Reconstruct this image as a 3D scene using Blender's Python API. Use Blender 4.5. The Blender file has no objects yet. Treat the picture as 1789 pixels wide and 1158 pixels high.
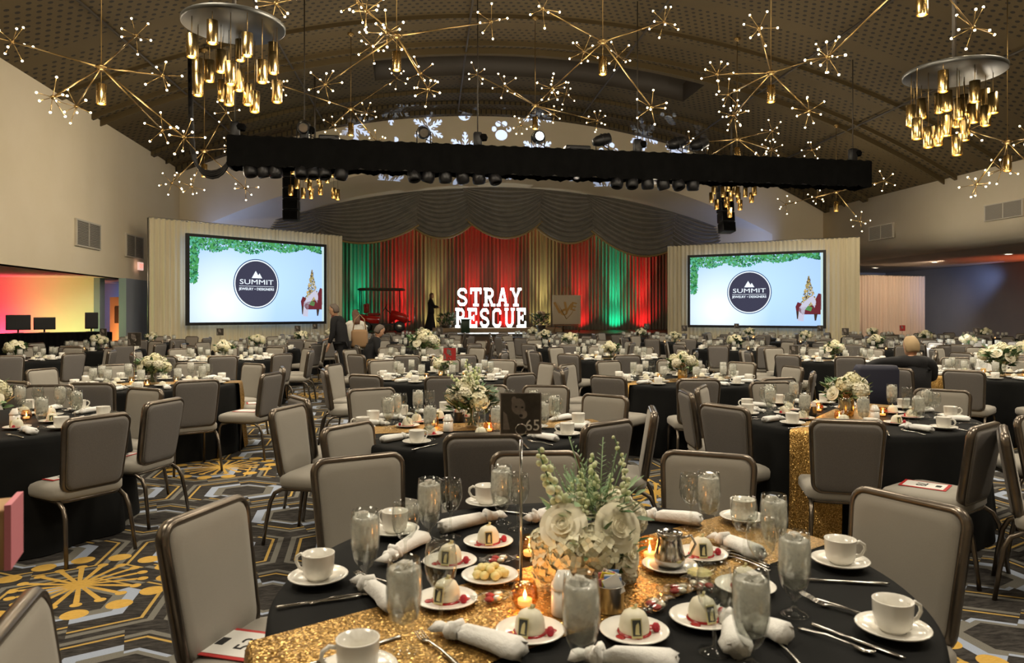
import bpy, bmesh, math, random
from math import sin, cos, pi, sqrt, atan2, radians as rad
from mathutils import Vector, Matrix
random.seed(7)
SC = bpy.context.scene
COL = SC.collection
W, HH, F, CX, HY, CH = 1789, 1158, 1275.0, 894.5, 547.0, 1.56
PSI = rad(8.0)
# ---------------------------------------------------------------- camera, world, light, exposure
cd = bpy.data.cameras.new('camera'); cam = bpy.data.objects.new('camera', cd); COL.objects.link(cam)
cam.location = (0, 0, CH); cam.rotation_euler = (pi/2, 0, 0)
cd.sensor_width = 36; cd.lens = F/W*36; cd.shift_y = -(HH/2-HY)/W
cd.clip_start = .05; cd.clip_end = 200
cd.dof.use_dof = True; cd.dof.focus_distance = 7.0; cd.dof.aperture_fstop = 5.6
SC.camera = cam
wd = bpy.data.worlds.new('world'); SC.world = wd; wd.use_nodes = True
wd.node_tree.nodes['Background'].inputs[0].default_value = (.9, .8, .62, 1)
wd.node_tree.nodes['Background'].inputs[1].default_value = .12
vs = SC.view_settings
vs.view_transform = 'Standard'; vs.look = 'None'; vs.gamma = 1; vs.use_curve_mapping = False; vs.exposure = .30
cy = SC.cycles
cy.max_bounces = 6; cy.diffuse_bounces = 3; cy.glossy_bounces = 3; cy.transmission_bounces = 4; cy.transparent_max_bounces = 24
cy.sample_clamp_indirect = 3; cy.sample_clamp_direct = 12; cy.caustics_reflective = False; cy.caustics_refractive = False

def RV(u, v, z=0):
    return Vector((u*cos(PSI)-v*sin(PSI), u*sin(PSI)+v*cos(PSI), z))
def PX(px, py, Y):
    return Vector(((px-CX)/F*Y, Y, CH+(HY-py)/F*Y))
def ON(px, py, z):
    Y = (CH-z)*F/(py-HY); return Vector(((px-CX)/F*Y, Y, z))

def light(name, kind, loc, energy, color=(1, .82, .58), size=.3, target=None, spot=None, blend=.6, shape=None, sy=None):
    d = bpy.data.lights.new(name, kind); d.energy = energy; d.color = color
    if kind == 'AREA':
        d.size = size
        if sy: d.shape = 'RECTANGLE'; d.size_y = sy
    else: d.shadow_soft_size = size
    if kind == 'SPOT': d.spot_size = rad(spot); d.spot_blend = blend
    o = bpy.data.objects.new(name, d); COL.objects.link(o); o.location = loc
    if target is not None:
        o.rotation_euler = (Vector(target)-Vector(loc)).to_track_quat('-Z', 'Y').to_euler()
    return o
# added warm area fills to brighten the hall, unseen above and behind the camera
WARM = (1, .87, .67)
K_FILL, K_HUB, K_DISC = 230, 80, 110
for u_, v_ in ((-3.5, -5), (3.3, -5), (10, -5), (-3.5, 2.5), (3.3, 2.5), (10, 2.5), (-3.5, 9.5), (3.3, 9.5), (10.5, 9.5)):
    light('overhead_fill', 'AREA', RV(u_, v_, 7.9), K_FILL*(.12 if v_ < 0 else 1.05), WARM, 1.6, RV(u_, v_, 0))
# stage uplights: (u, colour, strength)
RED, GRN, AMB = (1, .015, .02), (.0, .8, .38), (1, .82, .28)
UPL = [(-2.25, GRN, 100), (-.4, RED, 120), (1.1, AMB, 60), (2.9, RED, 115), (4.5, RED, 115), (6.25, AMB, 75), (8.1, RED, 105), (9.8, GRN, 150), (11.15, RED, 150)]
for u_, c_, e_ in UPL:
    light('stage_uplight', 'SPOT', RV(u_, 33.82, .78), e_*9, c_, .04, RV(u_, 34.05, 4.2), 34, 1)
    light('stage_uplight', 'SPOT', RV(u_, 33.74, .76), e_*1.3, c_, .04, RV(u_, 34.1, 1.6), 115, 1)
# white front wash from the truss on two tables and the floor before the stage
light('truss_wash', 'SPOT', RV(-2, 16.6, 5.0), 1000, (1, .96, .88), .08, RV(-3.2, 13.4, .7), 24, .5)
light('truss_wash', 'SPOT', RV(9, 16.6, 5.0), 1300, (.95, .96, 1), .08, RV(12.6, 15.3, .7), 26, .5)
light('truss_wash', 'SPOT', RV(6, 17, 5.0), 1500, (1, .86, .66), .1, RV(3.6, 31, 1.3), 52, .8)
# red and green uplights in the left alcove, orange in the right one, blue spill
light('alcove_uplight', 'SPOT', RV(-11.4, 21.35, .2), 330, (1, .03, .12), .1, RV(-11.2, 21.9, 1.5), 140, 1)
light('alcove_uplight', 'SPOT', RV(-9.5, 20.4, .3), 140, (.62, .9, .28), .1, RV(-9.3, 22, 1.6), 100, .9)
light('alcove_uplight', 'SPOT', RV(-8.9, 23.0, .3), 140, (1, .3, .08), .1, RV(-9.4, 24.6, 1.3), 90, .9)
light('alcove_uplight', 'SPOT', RV(23.3, 22.0, .4), 420, (1, .16, .06), .1, RV(22.9, 23.6, 3.6), 80, 1)
light('drape_fill', 'SPOT', RV(20.5, 25.6, 3.5), 420, (1, .74, .52), .1, RV(20.8, 29.5, 1.5), 100, .9)  # added warm spot to brighten the pinkish drape, apart from the recessed downlights
light('valance_fill', 'SPOT', RV(4, 17.2, 4.9), 900, (1, .88, .7), .1, RV(4, 29, 5.4), 62, .8)  # added spot near the truss, put in to brighten the valance
light('blue_wash', 'AREA', RV(-8.7, 25.4, 2.3), 30, (.35, .5, 1), .6, RV(-8.5, 26.5, 1))
light('blue_wash', 'SPOT', RV(23.2, 25.5, 3.4), 260, (.42, .56, 1), .2, RV(23.6, 34, 1.4), 60, 1)
light('blue_wash', 'SPOT', RV(-6.6, 26.6, 3.2), 90, (.3, .45, 1), .2, RV(-6.0, 29, 5.6), 90, .8)
light('blue_wash', 'SPOT', RV(13.9, 26.6, 3.2), 90, (.3, .45, 1), .2, RV(13.2, 29, 5.4), 90, .8)

# ---------------------------------------------------------------- node helpers
class Nd:
    def __init__(s, nt, sock): s.nt, s.s = nt, sock
    def m(s, op, b=None, c=None):
        n = s.nt.nodes.new('ShaderNodeMath'); n.operation = op
        s.nt.links.new(s.s, n.inputs[0])
        for i, x in ((1, b), (2, c)):
            if x is None: continue
            if isinstance(x, Nd): s.nt.links.new(x.s, n.inputs[i])
            else: n.inputs[i].default_value = x
        return Nd(s.nt, n.outputs[0])
    def __add__(s, b): return s.m('ADD', b)
    def __radd__(s, b): return s.m('ADD', b)
    def __sub__(s, b): return s.m('SUBTRACT', b)
    def __rsub__(s, b): return s.m('MULTIPLY', -1).m('ADD', b)
    def __mul__(s, b): return s.m('MULTIPLY', b)
    def __rmul__(s, b): return s.m('MULTIPLY', b)
    def __truediv__(s, b): return s.m('DIVIDE', b)
    def lt(s, b): return s.m('LESS_THAN', b)
    def gt(s, b): return s.m('GREATER_THAN', b)
    def ab(s): return s.m('ABSOLUTE')
    def mod(s, b): return s.m('FLOORED_MODULO', b)
    def mx(s, b): return s.m('MAXIMUM', b)
    def mn(s, b): return s.m('MINIMUM', b)
    def band(s, a, b): return s.gt(a)*s.lt(b)
def length(a, b): return (a*a+b*b).m('SQRT')
def mixf(f, a, b): return a+(b-a)*f
def mixcol(nt, f, a, b):
    n = nt.nodes.new('ShaderNodeMix'); n.data_type = 'RGBA'
    for i, x in ((0, f), (6, a), (7, b)):
        if isinstance(x, Nd): nt.links.new(x.s, n.inputs[i])
        elif i == 0: n.inputs[0].default_value = x
        else: n.inputs[i].default_value = (*x, 1)
    return Nd(nt, n.outputs[2])
def coords(nt, out='Object'):
    t = nt.nodes.new('ShaderNodeTexCoord'); s = nt.nodes.new('ShaderNodeSeparateXYZ')
    nt.links.new(t.outputs[out], s.inputs[0])
    return t.outputs[out], Nd(nt, s.outputs[0]), Nd(nt, s.outputs[1]), Nd(nt, s.outputs[2])
def noise(nt, vec, scale, detail=3, rough=.5, stretch=None):
    if stretch:
        mp = nt.nodes.new('ShaderNodeMapping'); mp.inputs['Scale'].default_value = stretch
        nt.links.new(vec, mp.inputs[0]); vec = mp.outputs[0]
    n = nt.nodes.new('ShaderNodeTexNoise'); n.inputs['Scale'].default_value = scale
    n.inputs['Detail'].default_value = detail; n.inputs['Roughness'].default_value = rough
    nt.links.new(vec, n.inputs['Vector']); return Nd(nt, n.outputs[0])
MATS = {}
def mat(name, col, rough=.6, metal=0, emit=None, es=0, nz=None, bump=None, trans=0, spec=.5, sheen=0, rot=0, coat=0):
    """nz=(scale, colour2, stretch) mixes a second colour by noise; bump=(scale, strength, stretch)."""
    m = bpy.data.materials.new(name); m.use_nodes = True; MATS[name] = m
    nt = m.node_tree; b = nt.nodes['Principled BSDF']
    b.inputs['Base Color'].default_value = (*col, 1); b.inputs['Roughness'].default_value = rough
    b.inputs['Metallic'].default_value = metal; b.inputs['Specular IOR Level'].default_value = spec
    if trans: b.inputs['Transmission Weight'].default_value = trans
    if sheen: b.inputs['Sheen Weight'].default_value = sheen
    if coat: b.inputs['Coat Weight'].default_value = coat
    if emit: b.inputs['Emission Color'].default_value = (*emit, 1); b.inputs['Emission Strength'].default_value = es
    v = coords(nt)[0] if (nz or bump) else None
    if nz:
        f = noise(nt, v, nz[0], 4, .6, nz[2] if len(nz) > 2 else None)
        f = ((f-.35)*3.3).mx(0).mn(1)
        nt.links.new(mixcol(nt, f, col, nz[1]).s, b.inputs['Base Color'])
    if bump:
        f = noise(nt, v, bump[0], 3, .6, bump[2] if len(bump) > 2 else None)
        bp = nt.nodes.new('ShaderNodeBump'); bp.inputs['Strength'].default_value = bump[1]; bp.inputs['Distance'].default_value = .01
        nt.links.new(f.s, bp.inputs['Height']); nt.links.new(bp.outputs[0], b.inputs['Normal'])
    return m
def glassmat(name, tint=(.96, .97, .96), fr=1.5, rough=.03, haze=None, hz=0, boost=1.0):
    """thin-walled clear glass: see-through with mirror reflections that grow at the edge, plus optional cloudy body"""
    m = bpy.data.materials.new(name); m.use_nodes = True; MATS[name] = m; nt = m.node_tree
    nt.nodes.remove(nt.nodes['Principled BSDF']); out = nt.nodes['Material Output']
    t = nt.nodes.new('ShaderNodeBsdfTransparent'); t.inputs[0].default_value = (*tint, 1)
    g = nt.nodes.new('ShaderNodeBsdfGlossy'); g.inputs['Roughness'].default_value = rough
    l = nt.nodes.new('ShaderNodeLayerWeight'); l.inputs['Blend'].default_value = .35
    f = (Nd(nt, l.outputs['Facing']).m('POWER', 3)*.7*boost+.07*boost).mn(1)
    mx = nt.nodes.new('ShaderNodeMixShader'); nt.links.new(f.s, mx.inputs[0])
    last = t.outputs[0]
    if haze:
        d = nt.nodes.new('ShaderNodeBsdfDiffuse'); d.inputs[0].default_value = (*haze, 1)
        tl = nt.nodes.new('ShaderNodeBsdfTranslucent'); tl.inputs[0].default_value = (*haze, 1)
        a = nt.nodes.new('ShaderNodeMixShader'); a.inputs[0].default_value = .5
        nt.links.new(d.outputs[0], a.inputs[1]); nt.links.new(tl.outputs[0], a.inputs[2])
        v, x_, y_, z_ = coords(nt); k = noise(nt, v, 55, 3, .6)
        k = ((k-.38)*4).mx(0).mn(1)*.55+hz; k = k*((z_-.095)*22).mx(.10).mn(1)
        b = nt.nodes.new('ShaderNodeMixShader'); nt.links.new(k.mn(1).s, b.inputs[0])
        nt.links.new(t.outputs[0], b.inputs[1]); nt.links.new(a.outputs[0], b.inputs[2]); last = b.outputs[0]
    nt.links.new(last, mx.inputs[1]); nt.links.new(g.outputs[0], mx.inputs[2])
    nt.links.new(mx.outputs[0], out.inputs[0]); return m

# ---------------------------------------------------------------- mesh builder
class MB:
    def __init__(s): s.v, s.f, s.mi, s.sm = [], [], [], []
    def add(s, vs, fs, mi=0, sm=False, M=None):
        o = len(s.v)
        s.v += [tuple(M @ Vector(p)) if M else tuple(p) for p in vs]
        for f in fs: s.f.append([i+o for i in f]); s.mi.append(mi); s.sm.append(sm)
        return s
    def box(s, c, d, mi=0, M=None, taper=1.0):
        x, y, z = d[0]/2, d[1]/2, d[2]/2; vs = []
        for k in (-1, 1):
            t = taper if k > 0 else 1
            vs += [(c[0]+a*x*t, c[1]+b*y*t, c[2]+k*z) for a, b in ((-1, -1), (1, -1), (1, 1), (-1, 1))]
        return s.add(vs, [(3, 2, 1, 0), (4, 5, 6, 7), (0, 1, 5, 4), (1, 2, 6, 5), (2, 3, 7, 6), (3, 0, 4, 7)], mi, False, M)
    def bevbox(s, c, d, r, mi=0, M=None, n=3):
        """box with rounded vertical corners and softened top and bottom"""
        x, y, z = d[0]/2, d[1]/2, d[2]/2; q = min(r, z*.9)
        rings = [(-z, q), (-z+q*.35, q*.25), (-z+q, 0), (z-q, 0), (z-q*.35, q*.25), (z, q)]
        return s.loft([[(c[0]+px, c[1]+py, c[2]+zz) for px, py in rrect(x-i, y-i, max(r-i*.3, .002), n)] for zz, i in rings], mi, True, M=M)
    def loft(s, rings, mi=0, sm=True, cap=True, closed=True, M=None):
        n = len(rings[0]); vs = [p for r in rings for p in r]; fs = []
        for i in range(len(rings)-1):
            for j in range(n if closed else n-1):
                k = (j+1) % n; fs.append((i*n+j, i*n+k, (i+1)*n+k, (i+1)*n+j))
        if cap:
            fs.append(tuple(range(n))[::-1]); fs.append(tuple((len(rings)-1)*n+j for j in range(n)))
        return s.add(vs, fs, mi, sm, M)
    def lathe(s, prof, n=20, mi=0, sm=True, M=None, cap=False):
        return s.loft([[(r*cos(2*pi*j/n), r*sin(2*pi*j/n), z) for j in range(n)] for r, z in prof], mi, sm, cap, M=M)
    def tube(s, pts, r, n=8, mi=0, M=None, closed=False, sm=True, flat=1.0):
        pts = [Vector(p) for p in pts]; rings = []; up = None
        for i, p in enumerate(pts):
            a = pts[(i-1) % len(pts)] if (i or closed) else p; b = pts[(i+1) % len(pts)] if (i < len(pts)-1 or closed) else p
            t = (b-a).normalized()
            if up is None: up = Vector((0, 0, 1)) if abs(t.z) < .9 else Vector((0, 1, 0))
            x = t.cross(up)
            if x.length < 1e-4: x = t.orthogonal()
            x.normalize(); y = x.cross(t).normalized(); up = y
            rr = r[i] if isinstance(r, (list, tuple)) else r
            rings.append([p+x*rr*cos(2*pi*j/n)+y*rr*flat*sin(2*pi*j/n) for j in range(n)])
        if closed: rings.append(rings[0])
        return s.loft(rings, mi, sm, not closed, M=M)
    def poly(s, pts, d, mi=0, M=None):
        """prism: outline in x,z; front at y=-d"""
        n = len(pts)
        vs = [(x, -d, z) for x, z in pts]+[(x, 0, z) for x, z in pts]
        fs = [tuple(range(n)), tuple(range(2*n-1, n-1, -1))]+[(i, i+n, (i+1) % n+n, (i+1) % n) for i in range(n)]
        return s.add(vs, fs, mi, False, M)
    def ball(s, c, r, n=8, mi=0, sc=(1, 1, 1), M=None):
        k = max(3, n//2); pr = [(sin(pi*i/k), -cos(pi*i/k)) for i in range(k+1)]
        vs = [(c[0], c[1], c[2]-r*sc[2])]
        for a, b in pr[1:-1]: vs += [(c[0]+r*sc[0]*a*cos(2*pi*j/n), c[1]+r*sc[1]*a*sin(2*pi*j/n), c[2]+r*sc[2]*b) for j in range(n)]
        vs.append((c[0], c[1], c[2]+r*sc[2])); fs = [(0, 1+(j+1) % n, 1+j) for j in range(n)]
        for i in range(k-2):
            fs += [(1+i*n+j, 1+i*n+(j+1) % n, 1+(i+1)*n+(j+1) % n, 1+(i+1)*n+j) for j in range(n)]
        L = len(vs)-1; fs += [(1+(k-2)*n+j, 1+(k-2)*n+(j+1) % n, L) for j in range(n)]
        return s.add(vs, fs, mi, True, M)
    def mesh(s, name, mats):
        me = bpy.data.meshes.new(name); me.from_pydata(s.v, [], s.f)
        for m in (mats if isinstance(mats, (list, tuple)) else [mats]): me.materials.append(MATS[m] if isinstance(m, str) else m)
        me.polygons.foreach_set('material_index', s.mi); me.polygons.foreach_set('use_smooth', s.sm); me.update(); return me
    def obj(s, name, mats, parent=None, loc=(0, 0, 0), rz=0, **k): return link(name, s.mesh(name, mats), parent, loc, rz, **k)
def rrect(x, y, r, n=3):
    r = min(r, x*.99, y*.99); o = []
    for cx_, cy_, a in ((x-r, y-r, 0), (-x+r, y-r, 90), (-x+r, -y+r, 180), (x-r, -y+r, 270)):
        for i in range(n+1): t = rad(a+90*i/n); o.append((cx_+r*cos(t), cy_+r*sin(t)))
    return o
def link(name, me, parent=None, loc=(0, 0, 0), rz=0, rot=None, label=None, cat=None, group=None, kind=None, scale=None):
    o = bpy.data.objects.new(name, me); COL.objects.link(o)
    if parent: o.parent = parent
    o.location = loc; o.rotation_euler = rot if rot else (0, 0, rz)
    if scale: o.scale = (scale,)*3 if not isinstance(scale, (tuple, list)) else scale
    if label: o['label'] = label
    if cat: o['category'] = cat
    if group: o['group'] = group
    if kind: o['kind'] = kind
    return o
def empty(name, loc, rz=0, **k): return link(name, None, None, loc, rz, **k)
def struct(name, mb, mats, room=True, parent=None):
    return mb.obj(name, mats, parent, rz=0 if (parent or not room) else PSI, kind=None if parent else 'structure')
def text_geo(s, size, depth, wx=1.0, align='CENTER'):
    c = bpy.data.curves.new('t', 'FONT'); c.body = s; c.size = size; c.extrude = depth/2; c.align_x = align; c.align_y = 'CENTER'; c.resolution_u = 3
    o = bpy.data.objects.new('t', c); COL.objects.link(o); bpy.context.view_layer.update()
    me = bpy.data.meshes.new_from_object(o.evaluated_get(bpy.context.evaluated_depsgraph_get()))
    vs = [(v.co.x*wx, v.co.y, v.co.z) for v in me.vertices]; fs = [tuple(p.vertices) for p in me.polygons]
    bpy.data.objects.remove(o); bpy.data.curves.remove(c); bpy.data.meshes.remove(me); return vs, fs
CLOCK = 'twelve one two three four five six seven eight nine ten eleven'.split()
def clock(a):  # a = world angle in degrees; far side of a table is twelve o'clock
    return int(round((90-a) % 360/30)) % 12

# ---------------------------------------------------------------- materials
mat('wall', (.78, .68, .50), .85, nz=(.6, (.82, .72, .55)), bump=(30, .06))
mat('wall_grey', (.24, .27, .33), .85, nz=(.6, (.27, .30, .36)))
mat('soffit', (.6, .55, .46), .9, nz=(.5, (.64, .59, .5)))
mat('dark_trim', (.05, .04, .03), .5)
mat('stage_floor', (.10, .06, .035), .4, nz=(6, (.14, .085, .05), (1, .15, 1)))
mat('riser', (.32, .22, .13), .6, nz=(4, (.38, .27, .16), (1, .2, 1)))
mat('fabric_shaded', (.165, .154, .146), .9, nz=(260, (.21, .196, .186)), bump=(500, .25), spec=.2)  # same grey cloth as the front, rear shade painted in as a darker tone
mat('bronze', (.15, .125, .10), .3, .9, nz=(8, (.2, .17, .14)))
mat('blackcloth', (.007, .0075, .008), .85, nz=(5, (.010, .0105, .0105)), spec=.15)
mat('whitecloth', (.88, .88, .86), .8, nz=(20, (.82, .82, .8)), bump=(60, .3))
mat('blackskirt', (.003, .003, .003), .95, nz=(5, (.005, .005, .005)), spec=.08)
mat('blackmetal', (.012, .012, .014), .4, .3)
mat('china', (.86, .84, .78), .18, nz=(3, (.84, .82, .76)), coat=.3)
mat('steel', (.5, .48, .45), .16, 1)
mat('brushed', (.45, .44, .42), .3, 1, nz=(20, (.52, .5, .47), (1, 1, .1)))
mat('gold', (.52, .35, .12), .24, 1, nz=(12, (.72, .52, .24), (1, 1, .15)))
mat('brass', (.30, .20, .08), .35, 1)
mat('disc', (.06, .06, .055), .4, .5)
mat('cream_rose', (.92, .88, .72), .6, nz=(12, (.86, .80, .58)))
mat('hydrangea', (.86, .80, .50), .65, nz=(14, (.92, .90, .72)))
mat('snap', (.84, .86, .62), .6, nz=(10, (.70, .78, .42)))
mat('leaf', (.055, .13, .045), .5, nz=(9, (.1, .2, .08)))
mat('paleleaf', (.24, .36, .18), .55, nz=(9, (.16, .27, .12)))
mat('darkleaf', (.018, .045, .02), .5, nz=(9, (.04, .08, .03)))
mat('pine', (.2, .1, .03), .6)
mat('red', (.5, .03, .03), .5); mat('sauce', (.34, .015, .015), .25)
mat('raspberry', (.5, .01, .03), .4, bump=(200, .8))
mat('mousse', (.78, .75, .6), .45, nz=(8, (.74, .7, .55)))
mat('choc', (.62, .56, .28), .4); mat('darkprint', (.03, .035, .03), .4)
mat('butter', (.78, .68, .3), .4, nz=(20, (.7, .6, .24))); mat('lemon', (.85, .7, .05), .4)
mat('packet_blue', (.1, .25, .6), .4); mat('packet_white', (.8, .8, .78), .5); mat('packet_yellow', (.75, .65, .05), .4)
mat('paper', (.8, .79, .76), .7); mat('ink', (.01, .01, .012), .6)
mat('card', (.03, .025, .02), .35, nz=(14, (.07, .06, .05)))
mat('card_pale', (.32, .28, .25), .5, nz=(16, (.15, .13, .12)))
mat('wax', (.8, .75, .6), .4, emit=(1, .6, .3), es=1.2)
mat('flame', (1, .8, .5), .4, emit=(1, .72, .4), es=30)
mat('bulb', (1, .9, .7), .4, emit=(1, .80, .50), es=70)
mat('lampglow', (1, .9, .7), .4, emit=(1, .84, .55), es=14)
mat('spotglow', (1, 1, 1), .4, emit=(.8, .9, 1), es=18)
mat('downglow', (1, 1, 1), .4, emit=(1, .9, .75), es=6)
mat('letterwhite', (.9, .9, .9), .4, emit=(.92, 1, 1), es=3.5)
mat('letterside', (.7, .7, .7), .5)
mat('exitred', (.6, .1, .08), .4, emit=(1, .18, .12), es=1.2); mat('exitwhite', (.7, .6, .55), .4, emit=(1, .6, .5), es=.6)
mat('drape', (.74, .65, .44), .8, nz=(3, (.78, .70, .50), (1, 1, .1)), sheen=.2)
mat('drape_pink', (.62, .5, .40), .85, nz=(3, (.54, .46, .38), (1, 1, .1)))
mat('curtain', (.26, .23, .18), .6, nz=(2, (.25, .215, .17), (2, 1, .1)), sheen=.3)
mat('swag', (.15, .135, .11), .38, nz=(3, (.21, .19, .155)), sheen=.3)
mat('fringe', (.32, .22, .08), .6)
mat('legcurtain', (.02, .017, .015), .9)
mat('skin', (.52, .29, .18), .5, nz=(12, (.56, .33, .21))); mat('eye', (.03, .02, .015), .3); mat('lips', (.4, .16, .12), .5)
mat('hair_grey', (.13, .10, .08), .6, bump=(80, .6, (1, 1, .2))); mat('hair_brown', (.12, .055, .03), .55, bump=(80, .6, (1, 1, .2))); mat('hair_pale', (.5, .36, .2), .7)
mat('suit', (.006, .006, .008), .85, bump=(40, .2)); mat('navy', (.02, .022, .045), .6); mat('whiteshirt', (.7, .68, .62), .8); mat('tan', (.33, .2, .1), .7); mat('burgundy', (.25, .03, .02), .7)
mat('cartred', (.6, .02, .012), .2, coat=.8); mat('cartblack', (.01, .01, .012), .5); mat('cartroof', (.06, .045, .03), .5); mat('cartseat', (.4, .03, .02), .5)
mat('easelwood', (.3, .16, .07), .5); mat('lovegold', (.5, .27, .05), .4); mat('canvas', (.6, .5, .36), .7)
mat('orchid', (.6, .4, .3), .6, nz=(10, (.7, .55, .4))); mat('greenboard', (.01, .04, .015), .4)
mat('kraft', (.42, .25, .11), .7); mat('pink', (.62, .2, .25), .6)
mat('ventslat', (.36, .33, .28), .6); mat('ventdark', (.08, .075, .065), .8); mat('ventframe', (.6, .55, .46), .6)
mat('screenframe', (.004, .004, .006), .5)
for n_, c_, e_ in (('scr_dark', (.045, .045, .075), 1), ('scr_white', (.82, .92, 1), 1.0), ('scr_navy', (.02, .06, .15), 1), ('scr_green', (.07, .3, .09), 1), ('scr_green2', (.1, .42, .28), .9), ('scr_green3', (.02, .12, .05), 1), ('scr_pine', (.3, .25, .1), 1), ('scr_gold', (.55, .38, .12), 1), ('scr_red', (.13, .022, .03), 1), ('scr_pale', (.5, .5, .62), 1), ('scr_strip', (.5, .66, .66), 1), ('scr_brown', (.05, .03, .02), 1)):
    mat(n_, (0, 0, 0), .6, emit=c_, es=e_, spec=0)
glassmat('glass'); glassmat('cellophane', (.92, .92, .9), rough=.15, boost=1.6)
glassmat('icewater', (.85, .85, .82), haze=(.99, .98, .93), hz=.68, rough=.1, boost=1.2)
glassmat('amberglass', (1, .8, .55), boost=1.3)

def m_fabric():
    m = mat('fabric', (.40, .365, .30), .85, sheen=.2); nt = m.node_tree; b = nt.nodes['Principled BSDF']
    v, x, y, z = coords(nt); k = noise(nt, v, 420, 2)*.6+noise(nt, v, 6, 3)*.4
    nt.links.new(mixcol(nt, k, (.27, .25, .215), (.37, .345, .30)).s, b.inputs['Base Color'])
m_fabric()
def m_sequin():
    m = mat('sequin', (.5, .3, .08), .35, .85); nt = m.node_tree; b = nt.nodes['Principled BSDF']; v = coords(nt)[0]
    vo = nt.nodes.new('ShaderNodeTexVoronoi'); vo.inputs['Scale'].default_value = 230; nt.links.new(v, vo.inputs['Vector'])
    s = nt.nodes.new('ShaderNodeSeparateXYZ'); nt.links.new(vo.outputs['Color'], s.inputs[0]); k = Nd(nt, s.outputs[0])
    nt.links.new(mixcol(nt, k.m('POWER', 2), (.30, .16, .035), (.85, .56, .2)).s, b.inputs['Base Color'])
    vm = nt.nodes.new('ShaderNodeVectorMath'); vm.operation = 'SUBTRACT'; vm.inputs[1].default_value = (.5, .5, .5); nt.links.new(vo.outputs['Color'], vm.inputs[0])
    v2 = nt.nodes.new('ShaderNodeVectorMath'); v2.operation = 'MULTIPLY_ADD'; v2.inputs[1].default_value = (.75, .75, .75); nt.links.new(vm.outputs[0], v2.inputs[0])
    g = nt.nodes.new('ShaderNodeNewGeometry'); nt.links.new(g.outputs['Normal'], v2.inputs[2])
    v3 = nt.nodes.new('ShaderNodeVectorMath'); v3.operation = 'NORMALIZE'; nt.links.new(v2.outputs[0], v3.inputs[0]); nt.links.new(v3.outputs[0], b.inputs['Normal'])
m_sequin()
def m_ceiling():
    m = mat('ceiling', (.13, .095, .05), .8); nt = m.node_tree; b = nt.nodes['Principled BSDF']
    v, x, y, z = coords(nt); s = .19
    a = (x/s+(y/s).m('FLOOR').mod(2)*.5).mod(1)-.5; c = (y/s).mod(1)-.5
    d = length(a, c).lt(.24); k = noise(nt, v, .7, 3)
    base = mixcol(nt, k, (.075, .052, .020), (.125, .088, .036))
    panel = ((y+.7).mod(2.45).gt(.42))
    nt.links.new(mixcol(nt, d*panel, base, (.022, .016, .009)).s, b.inputs['Base Color'])
m_ceiling()
def m_carpet():
    m = mat('carpet', (.1, .1, .1), .95, spec=.1); nt = m.node_tree; b = nt.nodes['Principled BSDF']
    v, x, y, z = coords(nt); P = .92
    def hexcell(px, py):
        ax = px.mod(1)-.5; ay = py.mod(1.732)-.866; bx = (px+.5).mod(1)-.5; by = (py+.866).mod(1.732)-.866
        k = (ax*ax+ay*ay).gt(bx*bx+by*by)
        return mixf(k, ax, bx), mixf(k, ay, by)
    rx = (x*.5+y*.866)/P; ry = (y*.5-x*.866)/(P*1.15)
    qx, qy = hexcell(rx, ry)
    h = qx.ab().mx(qx.ab()*.5+qy.ab()*.866)
    sec = (qy.m('ARCTAN2', qx)/(pi/3)+.25).m('FLOOR').mod(3).lt(.5)
    h = h+sec*.075*h.gt(.2)
    fine = noise(nt, v, 300, 2); streak = noise(nt, v, 7, 4, .7, (1.5, 6, 1))
    kk = ((streak-.4)*4).mx(0).mn(1)
    dark = mixcol(nt, kk, (.022, .020, .019), (.065, .060, .055))
    mid = mixcol(nt, fine, (.07, .068, .06), (.26, .25, .22))
    lite = mixcol(nt, fine, (.20, .24, .33), (.44, .50, .62))
    c = mixcol(nt, h.band(.17, .235), dark, mid)
    c = mixcol(nt, h.band(.235, .30), c, lite)
    c = mixcol(nt, h.band(.40, .418), c, (.45, .30, .085))
    c = mixcol(nt, h.band(.44, .475), c, mid)
    # dandelion bursts on a staggered lattice
    px = (x+1.88+2)/4.0; col = px.m('FLOOR'); par = col.mod(2)
    lx = px.mod(1)*4-2; ly = (y-4.5+1.62+par*1.62).mod(3.24)-1.62
    ly0 = ly
    r = length(lx, ly); th = ly.m('ARCTAN2', lx)
    def ring(rad_, n, size, off):
        da = ((th+off)/(2*pi/n)).mod(1)-.5
        return length(da*(2*pi/n)*rad_, r-rad_).lt(size)
    nr = 18
    ray = ((th/(2*pi/nr)).mod(1)-.5).ab()*(2*pi/nr)
    rays = ((ray*r).lt(.011+r*.014))*r.band(.03, .30)
    g = rays.mx(ring(.33, nr, .030, 0)).mx(ring(.47, 14, .066, .1)).mx(r.lt(.045))
    g2 = ring(.47, 14, .066, .1)
    gold = mixcol(nt, noise(nt, v, 30, 3, .7, (1, 3, 1)), (.36, .21, .04), (.75, .48, .12))
    c = mixcol(nt, g, c, gold)
    # grey bursts half-way
    l2x = (px+.37).mod(1)*4-2; l2y = (y+.9).mod(3.24)-1.62
    r2 = length(l2x, l2y); t2 = l2y.m('ARCTAN2', l2x)
    da = (t2/(2*pi/12)).mod(1)-.5
    gd = length(da*(2*pi/12)*.4, r2-.4).lt(.072)
    c = mixcol(nt, gd, c, (.30, .27, .2))
    nt.links.new(c.s, b.inputs['Base Color'])
m_carpet()
# ---------------------------------------------------------------- room shell (local x=u across, y=v deep)
UL, UR, VB, VF, ZS_L, ZS_R = -8.2, 16.7, 27.7, -9.0, 2.56, 3.6
def vault(u): return 9.2-(28-sqrt(28*28-(u-3.3)**2))
b = MB(); b.box((5, 12, -.05), (48, 46, .1)); struct('floor', b, 'carpet')
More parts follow.
